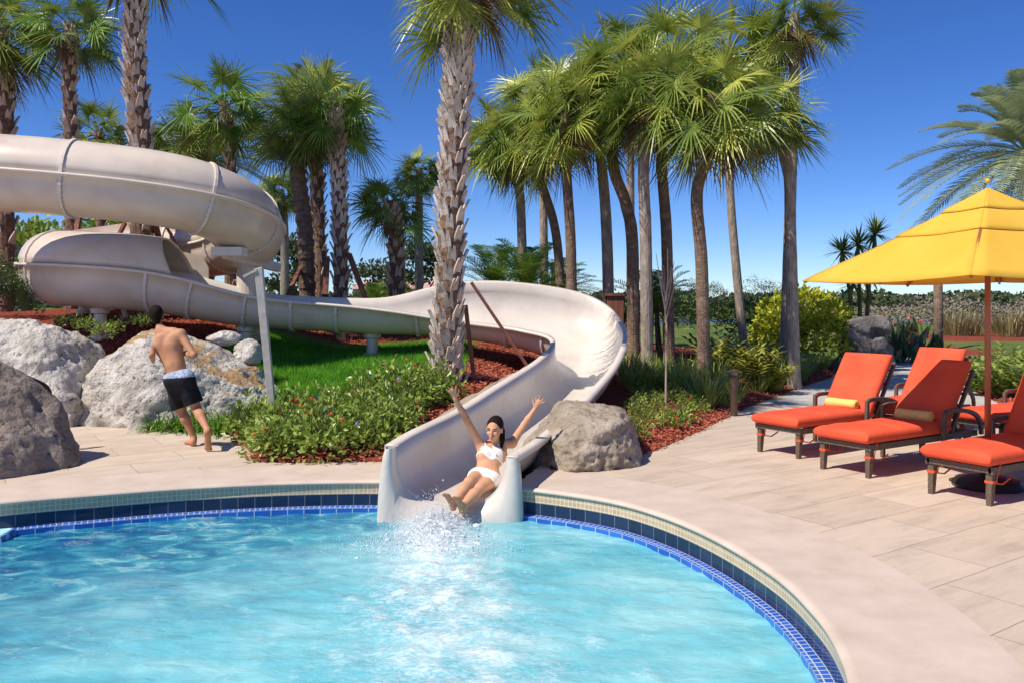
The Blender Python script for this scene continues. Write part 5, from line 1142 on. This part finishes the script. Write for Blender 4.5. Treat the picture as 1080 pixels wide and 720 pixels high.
bs_ = MB(); bs_.lathe([(.30, 0), (.31, .03), (.27, .075), (.08, .11), (.05, .13), (.04, .34)], n=32); bs_.build('base', M['darksteel'], um)
# flip flops under the front lounger
for k, (px, py) in enumerate(((1016, 507), (1070, 512))):
    p = G(px, py); m = MB(); n = 16; V = []
    for z in (.0, .022):
        for j in range(n): a = 2*math.pi*j/n; V.append((math.cos(a)*.14, math.sin(a)*.05*(1+.25*math.cos(a)), z))
    m.add(V, [tuple(range(n))[::-1], tuple(range(n, 2*n))]+[(j, (j+1) % n, n+(j+1) % n, n+j) for j in range(n)]); sh = thing('sandal', ['brown sandal under the front lounger', 'dark blue sandal under the front lounger near the parasol base'][k], 'sandal', (p.x, p.y+.05, .003), .3+k); m.build('sole', M['bronze'], sh)
    m = MB(); m.tube([(.02, -.05, .02), (.07, 0, .055), (.02, .05, .02)], .012, 6); m.build('thong', M['darksteel'], sh)

# ------------------------------------------------------------------ people
def A(v): return np.array(v, float)
def hand(f, wrist, d, palmn, side, sc=1.0, spread=.35, curl=.15, thumb=1):
    """five fingers; d = pointing direction, side = across the palm toward the thumb"""
    d = Vector(d).normalized(); side = Vector(side); side = (side-d*side.dot(d)).normalized(); n = Vector(palmn); n = (n-d*n.dot(d)-side*n.dot(side)).normalized(); w0 = Vector(wrist)
    k = w0+d*.085*sc
    f.cone(w0, k, .021*sc, .030*sc, .015, (n, 1.9))
    for j, (off, ln) in enumerate(((.028, .068), (.010, .078), (-.009, .073), (-.026, .056))):
        b = k+side*off*sc-d*.012*sc; fd = (d+side*(off/.028)*spread+n*curl).normalized(); m_ = b+fd*ln*.5*sc; fe = (fd+n*curl*1.6).normalized(); e = m_+fe*ln*.5*sc
        f.cone(b, m_, .0098*sc, .0088*sc, .006); f.cone(m_, e, .0088*sc, .0072*sc, .003)
    b = w0+d*.03*sc+side*.024*sc; m_ = b+(side*.75+d*.65).normalized()*.036*sc; f.cone(b, m_, .0125*sc, .0105*sc, .012); f.cone(m_, m_+(side*.45+d*.9).normalized()*.032*sc, .0105*sc, .0085*sc, .004)
def head(f, c, fwd, up, s=1.0):
    fwd = Vector(fwd).normalized(); up = Vector(up); up = (up-fwd*up.dot(fwd)).normalized(); rt = fwd.cross(up)
    Rm = np.array([[rt.x, fwd.x, up.x], [rt.y, fwd.y, up.y], [rt.z, fwd.z, up.z]])
    L = lambda x, y, z: Vector(c)+(rt*x+fwd*y+up*z)*s
    f.ball(L(0, -.012, .03), 0, .02, np.array((.074, .094, .085))*s, Rm); f.ball(L(0, .022, -.02), 0, .03, np.array((.060, .066, .085))*s, Rm)
    f.cone(L(0, .055, -.088), L(0, .05, -.085), .026*s, .026*s, .03)                  # chin
    f.cone(L(0, .088, .012), L(0, .105, -.022), .008*s, .0135*s, .012)                  # nose
    f.cone(L(-.03, .078, .022), L(.03, .078, .022), .011*s, .011*s, .012)             # brow
    for x in (-1, 1):
        f.ball(L(x*.036, .066, -.026), 0, .02, np.array((.022, .018, .02))*s, Rm); f.ball(L(x*.076, -.005, -.005), 0, .008, np.array((.010, .018, .030))*s, Rm)
    f.cone(L(-.018, .086, -.052), L(.018, .086, -.052), .009*s, .009*s, .008)
    return L, Rm
def carve(f, c, r):
    sl, (x, y, z) = f.sub(A(c)-r*2, A(c)+r*2); f.d[sl] = np.maximum(f.d[sl], -(np.sqrt((x-c[0])**2+(y-c[1])**2+(z-c[2])**2)-r))
def face(root, L, Rm, smile=True, s=1.0):
    for x in (-1, 1):
        m = MB(); c = L(x*.030, .0685, .000); m.lathe([(.001, -.006), (.006, -.004), (.009, 0), (.006, .004), (.001, .006)], c, 12); e = m.build('eye', M['white'], root, True)
        m = MB(); q = L(x*.030, .0755, .000); m.lathe([(.0005, -.005), (.0045, -.003), (.0055, 0), (.0045, .003), (.0005, .005)], q, 10); m.build('iris', M['hair'], e, True)
        m = MB(); m.tube([L(x*.013, .088, .020), L(x*.032, .090, .027), L(x*.05, .079, .021)], .0035, 6); m.build('eyebrow', M['hair'], root)
    m = MB(); m.tube([L(-.027, .086, -.044), L(-.013, .096, -.052), L(0, .099, -.054), L(.013, .096, -.052), L(.027, .086, -.044)], .0042, 6); m.tube([L(-.025, .086, -.047), L(-.012, .094, -.062), L(0, .097, -.066), L(.012, .094, -.062), L(.025, .086, -.047)], .0045, 6); mo = m.build('lips', M['lips'], root, True)
    if smile: m = MB(); m.tube([L(-.018, .090, -.051), L(0, .098, -.058), L(.018, .090, -.051)], .0042, 6); m.build('teeth', M['white'], mo, True)

# woman on the slide
pel = P(511, 503, 8.42); nk = P(524, 464, 8.68); ch = P(519, 480, 8.60); ab = P(514, 492, 8.50)
shL, shR = P(507, 470, 8.62), P(540, 467, 8.74); lat = (shR-shL).normalized(); tfw = Vector((-.35, -.9, .25)).normalized()
f = Field(P(455, 545, 7.4)-Vector((.35, .1, .1)), P(590, 395, 8.7)+Vector((.15, .5, .1)), .0075)
f.cone(pel-lat*.065, pel+lat*.065, .098, .098, .03); f.cone(pel, ab, .098, .082, .05, (tfw, 1.15)); f.cone(ab-lat*.03, ch-lat*.05, .078, .092, .05, (tfw, 1.1)); f.cone(ab+lat*.03, ch+lat*.05, .078, .092, .05, (tfw, 1.1))
f.cone(ch-lat*.08, nk-lat*.05-Vector((0, 0, .035)), .075, .045, .05); f.cone(ch+lat*.08, nk+lat*.05-Vector((0, 0, .035)), .075, .045, .05); f.cone(shL, shR, .045, .045, .05)
for s in (-1, 1): f.ball(ch+lat*s*.062+tfw*.062-Vector((0, 0, .0)), .055, .035)
hd = P(521.5, 452.5, 8.60); f.cone(nk-Vector((0, 0, .02)), hd-Vector((0, -.015, .05)), .047, .043, .035)
Lh, Rmh = head(f, hd, (-.30, -.95, -.05), (.05, 0, 1), 1.02)
elL, wrL = P(491.5, 441, 8.52), P(480, 420, 8.42); elR, wrR = P(553, 447, 8.86), P(564, 431, 8.90)
for a, b_, c in ((shL, elL, wrL), (shR, elR, wrR)): f.cone(a, b_, .046, .034, .03); f.cone(b_, b_.lerp(c, .35), .035, .034, .015); f.cone(b_.lerp(c, .35), c, .034, .022, .015)
hand(f, wrL, (wrL-elL).normalized()+Vector((.05, 0, .25)), (0, -1, 0), (.9, 0, -.2), 1.0, .5); hand(f, wrR, (wrR-elR).normalized()+Vector((0, 0, .15)), (0, -1, 0), (-.9, 0, .3), 1.0, .5)
for (hp_, kn, an_, sd_) in ((P(503, 504, 8.38), P(495, 508, 8.04), P(478, 531, 7.74), -1), (P(518, 507, 8.40), P(506, 515, 8.04), P(488, 534, 7.72), 1)):
    f.cone(hp_, kn, .080, .052, .04); f.cone(kn, kn.lerp(an_, .35), .050, .051, .02); f.cone(kn.lerp(an_, .35), an_, .054, .034, .02)
    hl = an_+Vector((0, .0, -.03)); to = an_+Vector((-.05, -.10, .10)); f.cone(hl, an_+Vector((0, 0, .01)), .034, .034, .02); f.cone(an_, to, .034, .024, .02, (Vector((0, -1, -.3)), 1.2))
    for j in range(5): f.cone(to+lat*(j-2)*.013*1.1, to+lat*(j-2)*.014+Vector((-.012, -.02, .024-abs(j-1)*.004)), .010-.0008*abs(j), .008, .006)
gl = thing('person', 'woman in a white bikini sliding into the pool with both arms raised', 'person', (0, 0, 0))
for x in (-1, 1): carve(f, Lh(x*.030, .085, 0), .013)
body = fieldobj('body', f, M['skin_f'], gl)
def around(fl, off, fn):
    x, y, z = np.meshgrid(*fl.ax, indexing='ij'); return np.maximum(fl.d-off, fn(x, y, z))
def dotp(x, y, z, c, n): n = Vector(n).normalized(); return (x-c[0])*n.x+(y-c[1])*n.y+(z-c[2])*n.z
ax_ = (nk-pel).normalized()
def top_fn(x, y, z):
    b1 = np.sqrt(dotp(x, y, z, ch+lat*(-.06), lat)**2+dotp(x, y, z, ch+lat*(-.06), ax_)**2)-.068; b2 = np.sqrt(dotp(x, y, z, ch+lat*.06, lat)**2+dotp(x, y, z, ch+lat*.06, ax_)**2)-.068
    cups = np.maximum(np.minimum(b1, b2), -dotp(x, y, z, ch, tfw)+.02); bnd = np.maximum(np.abs(dotp(x, y, z, ch-ax_*.055, ax_))-.012, np.abs(dotp(x, y, z, ch, lat))-.16)
    st = np.minimum(np.abs(dotp(x, y, z, ch+lat*.065, lat)), np.abs(dotp(x, y, z, ch-lat*.065, lat)))-.009; st = np.maximum(np.maximum(st, -dotp(x, y, z, ch, ax_)), dotp(x, y, z, ch+ax_*.135, ax_))
    st = np.maximum(st, .15-np.sqrt((x-hd.x)**2+(y-hd.y)**2+(z-hd.z)**2)); return np.minimum(np.minimum(cups, bnd), st)
fieldobj('bikini_top', f, M['bikini'], gl, around(f, .007, top_fn))
def bot_fn(x, y, z):
    c = pel; return np.maximum(np.maximum(dotp(x, y, z, c+ax_*.055, ax_), -dotp(x, y, z, c-ax_*.10, ax_+tfw*-.2)), np.maximum(dotp(x, y, z, c+tfw*.13, tfw), np.abs(dotp(x, y, z, c, lat))-.2))
fieldobj('bikini_bottom', f, M['bikini'], gl, around(f, .007, bot_fn))
hf = Field(hd-Vector((.2, .2, .35)), hd+Vector((.2, .25, .2)), .007)
hf.ball(Lh(0, -.022, .040), 0, .02, (.085, .098, .088), Rmh); hf.cone(Lh(0, -.10, .03), Lh(.03, -.11, -.02), .045, .035, .03); hf.cone(Lh(-.05, -.08, -.02), Lh(-.078, -.03, -.10), .034, .024, .02); hf.cone(Lh(-.078, -.03, -.10), Lh(-.075, .0, -.20), .024, .011, .01); hf.ball(Lh(0, -.05, .075), .055, .03)
x, y, z = np.meshgrid(*hf.ax, indexing='ij'); cf = Lh(0, .10, -.03); n_ = (Lh(0, 1, 0)-Lh(0, 0, 0)).normalized(); u_ = (Lh(0, 0, 1)-Lh(0, 0, 0)).normalized()
cut = np.sqrt(dotp(x, y, z, cf, n_)**2*.55+dotp(x, y, z, cf, n_.cross(u_))**2+dotp(x, y, z, cf, u_)**2*.62)-.086
hf.d = np.maximum(hf.d, -cut); fieldobj('hair', hf, M['hair'], gl); face(gl, Lh, Rmh)

def dotp_(x, y, z, c, n): n = Vector(n).normalized(); return (x-c[0])*n.x+(y-c[1])*n.y+(z-c[2])*n.z
# boy running away on the deck
Yr = 10.05
pel = P(189, 399, Yr); wst = P(184.5, 385, Yr-.0); cst = P(177, 364, Yr+.04); nk = P(169.5, 348, Yr+.10); hd = P(164, 333.5, Yr+.16)
shL, shR = P(160.5, 354, Yr+.10), P(190.5, 352.5, Yr+.02); lat = (shR-shL).normalized(); back = Vector((.25, -.95, .1)).normalized()
f = Field(P(145, 480, 9.4)-Vector((.1, .0, .1)), P(232, 318, 10.1)+Vector((.25, .75, .12)), .0085)
f.cone(pel-lat*.06, pel+lat*.06, .105, .105, .03); f.cone(pel, wst, .105, .095, .05, (back, 1.15)); f.cone(wst-lat*.035, cst-lat*.07, .085, .10, .05, (back, 1.15)); f.cone(wst+lat*.035, cst+lat*.07, .085, .10, .05, (back, 1.15))
f.cone(cst-lat*.075, shL.lerp(nk, .3)-Vector((0, 0, .02)), .10, .062, .05, (back, 1.2)); f.cone(cst+lat*.075, shR.lerp(nk, .3)-Vector((0, 0, .02)), .10, .062, .05, (back, 1.2)); f.cone(shL, shR, .052, .052, .04)
for s, sh in ((-1, shL), (1, shR)):
    f.ball(sh-Vector((0, 0, .01)), .062, .04); f.ball(cst+lat*s*.085+back*.055+Vector((0, 0, .045)), 0, .035, (.065, .032, .085))           # shoulder blades
sl_, (x, y, z) = f.sub(A(wst)-.25, A(nk)+.25)                                                                                          # spine groove
t_ = np.clip(dotp_(x, y, z, wst, nk-wst)/(nk-wst).length, 0, .85); sx_, sy_, sz_ = [wst[q]+back[q]*.115+(nk-wst)[q]*t_ for q in range(3)]; f.d[sl_] += .013*np.exp(-(((x-sx_)**2+(y-sy_)**2+(z-sz_)**2)/.028**2))
f.cone(nk-Vector((0, 0, .04)), hd-Vector((0, 0, .05)),   .064, .056, .04)
for sh in (shL, shR): f.cone(nk-Vector((0, 0, .01)), sh.lerp(nk, .35)+Vector((0, 0, .012)), .052, .046, .04)
Lh, Rmh = head(f, hd, (-.55, .83, -.08), (.05, 0, 1), 1.04)
elL, wrL = P(160, 374, Yr-.10), P(158.5, 388, Yr+.12); elR, wrR = P(204.5, 374, Yr-.10), P(194, 372, Yr+.14)
for a, b_, c in ((shL, elL, wrL), (shR, elR, wrR)): f.cone(a, b_, .053, .038, .03); f.cone(b_, b_.lerp(c, .35), .040, .042, .015); f.cone(b_.lerp(c, .35), c, .042, .027, .015)
hand(f, wrL, (wrL-elL).normalized(), (1, 0, 0), (0, .4, .9), 1.05, .15, .6); hand(f, wrR, (wrR-elR).normalized(), (-.3, 0, -.9), (-.8, 0, .5), 1.05, .15, .6)
hips = (P(184, 403, Yr+.02), P(196, 403, Yr)); kns = (P(190.5, 431, Yr+.18), P(207, 430, Yr+.04)); ans = (P(204.5, 461, Yr+.20), P(219, 453, Yr-.20))
for hp_, kn, an_ in zip(hips, kns, ans):
    f.cone(hp_, kn, .088, .058, .04); f.ball(kn, .057, .02); mid = kn.lerp(an_, .33)+(an_-kn).cross(lat).normalized()*.0; cal = mid+Vector((.01, -.015, 0)); f.cone(kn, cal, .052, .056, .025); f.cone(cal, an_, .056, .033, .03)
# planted left foot
an_ = ans[0]; hl = Vector((an_.x, an_.y-.03, .035)); to = Vector((an_.x-.05, an_.y+.17, .025)); to = Vector((an_.x-.11, an_.y+.10, .024)); f.cone(an_, hl, .034, .036, .02); f.cone(hl+Vector((0, 0, .02)), to, .036, .026, .03)
dr = (to-hl).normalized(); sd_ = Vector((dr.y, -dr.x, 0))
for j in range(5): b_ = to+sd_*(j-2)*.0165; f.cone(b_, b_+dr*(.038-.005*abs(j-1)), .0125, .0105, .008)
# pushing right foot, sole toward us, heel raised
an_ = ans[1]; hl = an_+Vector((.012, -.045, -.015)); ball_ = Vector((an_.x+.005, an_.y+.03, .05)); ball_ = Vector((an_.x+.0, an_.y+.015, .048)); f.cone(an_, hl, .034, .036, .02); f.cone(hl, ball_, .037, .040, .03, (Vector((0, 1, .3)), 1.25))
for j in range(5): b_ = ball_+Vector(((j-2)*.0165, .0, -.01)); f.cone(b_, b_+Vector((0, .028, -.022)), .0125, .011, .008)
rn = thing('person', 'boy in black shorts running away barefoot across the deck', 'person', (0, 0, 0)); fieldobj('body', f, M['skin_m'], rn); face(rn, Lh, Rmh, False)
axs = (cst-pel).normalized()
g = Field(P(165, 445, 9.6)-Vector((.1, .1, .05)), P(225, 380, 10.2)+Vector((.2, .5, .05)), .009)
g.cone(pel-lat*.065, pel+lat*.065, .120, .120, .03); g.cone(pel, wst+axs*.0, .122, .112, .05, (back, 1.12))
for hp_, kn in zip(hips, kns): g.cone(hp_, kn.lerp(hp_, .02), .108, .104, .05)
xx, yy, zz = np.meshgrid(*g.ax, indexing='ij')
g.d += .006*np.sin(xx*55+zz*18)*np.clip((pel.z-zz)*4, 0, 1)
hem = np.minimum(1e3, -dotp(xx, yy, zz, kns[0].lerp(kns[1], .5)+Vector((0, 0, .035)), (-.35, 0, 1)))
topc = dotp(xx, yy, zz, pel+axs*.085, axs+lat*.08); sh_ = np.maximum(np.maximum(g.d, topc), hem)
fieldobj('shorts', g, M['shorts'], rn, sh_)
wb_ = np.maximum(np.maximum(g.d-.004, topc-.0), -dotp(xx, yy, zz, pel+axs*.01, axs+lat*.30+Vector((0, 0, 0)))); fieldobj('waistband', g, M['waist'], rn, wb_)
hf = Field(hd-Vector((.16, .18, .2)), hd+Vector((.16, .18, .2)), .007); hf.ball(Lh(0, -.020, .036), 0, .02, np.array((.0775, .097, .091))*1.04, Rmh); hf.cone(Lh(0, -.05, -.02), Lh(0, -.052, -.070), .056, .046, .03)
x, y, z = np.meshgrid(*hf.ax, indexing='ij'); cf = Lh(0, .11, -.04); n_ = (Lh(0, 1, 0)-Lh(0, 0, 0)).normalized(); u_ = (Lh(0, 0, 1)-Lh(0, 0, 0)).normalized()
cut = np.sqrt(dotp(x, y, z, cf, n_)**2*.75+dotp(x, y, z, cf, n_.cross(u_))**2*.7+dotp(x, y, z, cf, u_)**2*.8)-.105; hf.d = np.maximum(hf.d, -cut)
hf.d = np.maximum(hf.d, -dotp(x, y, z, Lh(0, 0, -.092), u_)); fieldobj('hair', hf, M['hair'], rn)

# ------------------------------------------------------------------ splash at the outlet
rnd = random.Random(2); V = []; F = []
ico = [Vector(v).normalized() for v in ((0, 1, 1.6), (0, -1, 1.6), (0, 1, -1.6), (0, -1, -1.6), (1.6, 0, 1), (1.6, 0, -1), (-1.6, 0, 1), (-1.6, 0, -1), (1, 1.6, 0), (-1, 1.6, 0), (1, -1.6, 0), (-1, -1.6, 0))]
icf = [(0, 1, 4), (0, 4, 8), (0, 8, 9), (0, 9, 6), (0, 6, 1), (1, 6, 11), (1, 11, 10), (1, 10, 4), (4, 10, 5), (4, 5, 8), (8, 5, 2), (8, 2, 9), (9, 2, 7), (9, 7, 6), (6, 7, 11), (3, 2, 5), (3, 5, 10), (3, 10, 11), (3, 11, 7), (3, 7, 2)]
for k in range(9000):
    t = rnd.random()**1.6; x = -.68+rnd.gauss(0, .15+.22*t); y = 7.78-t*1.0+rnd.gauss(0, .06); hmax = .22*math.exp(-((x+.68)/.26)**2)*(1-t)+.03; z = WZ+abs(rnd.gauss(0, .5))*hmax+.01
    r = rnd.uniform(.0015, .0045) if rnd.random() < .97 else rnd.uniform(.005, .008); b = len(V)
    V += [(x+v.x*r, y+v.y*r, z+v.z*r*rnd.uniform(.9, 1.5)) for v in ico]; F += [tuple(i+b for i in t_) for t_ in icf]
fo = Field((-1.3, 6.5, WZ-.08), (.05, 8.0, WZ+.28), .014); rf = random.Random(5)
for k in range(420):
    t = rf.random()**1.3; x = -.66+.06*t+rf.gauss(0, .10+.17*t); y = 7.80-t*1.15; hm = .12*math.exp(-((x+.66)/.22)**2)*(1-t)**1.5
    r = rf.uniform(.010, .030)*(1-.45*t); fo.ball((x, y, WZ+.005+rf.random()*hm), 0, .014, (r*rf.uniform(.8, 1.5), r*rf.uniform(.8, 1.5), r*rf.uniform(.6, 1.0)))
xx, yy, zz = np.meshgrid(*fo.ax, indexing='ij'); fo.d += .006*np.sin(xx*160+np.sin(yy*90)*2)*np.sin(yy*150+1)*np.sin(zz*140)
tag(fieldobj('foam', fo, pmat('foam', (.86, .91, .93), rough=.5, trans=.3, bump=.6, bscale=120, bdist=.004), None), 'white churned foam lumps at the foot of the slide', 'foam', kind='stuff')
spm = pmat('water spray', (.88, .92, .94), rough=.2, trans=.4)
tag(link('splash', mesh('splash', V, F), spm), 'white spray where the slide meets the pool', 'splash', kind='stuff')
for p_ in [o for o in bpy.data.objects if o.parent is None and o.location.z < -40]:
    for ch_ in list(p_.children): bpy.data.objects.remove(ch_)
    bpy.data.objects.remove(p_)
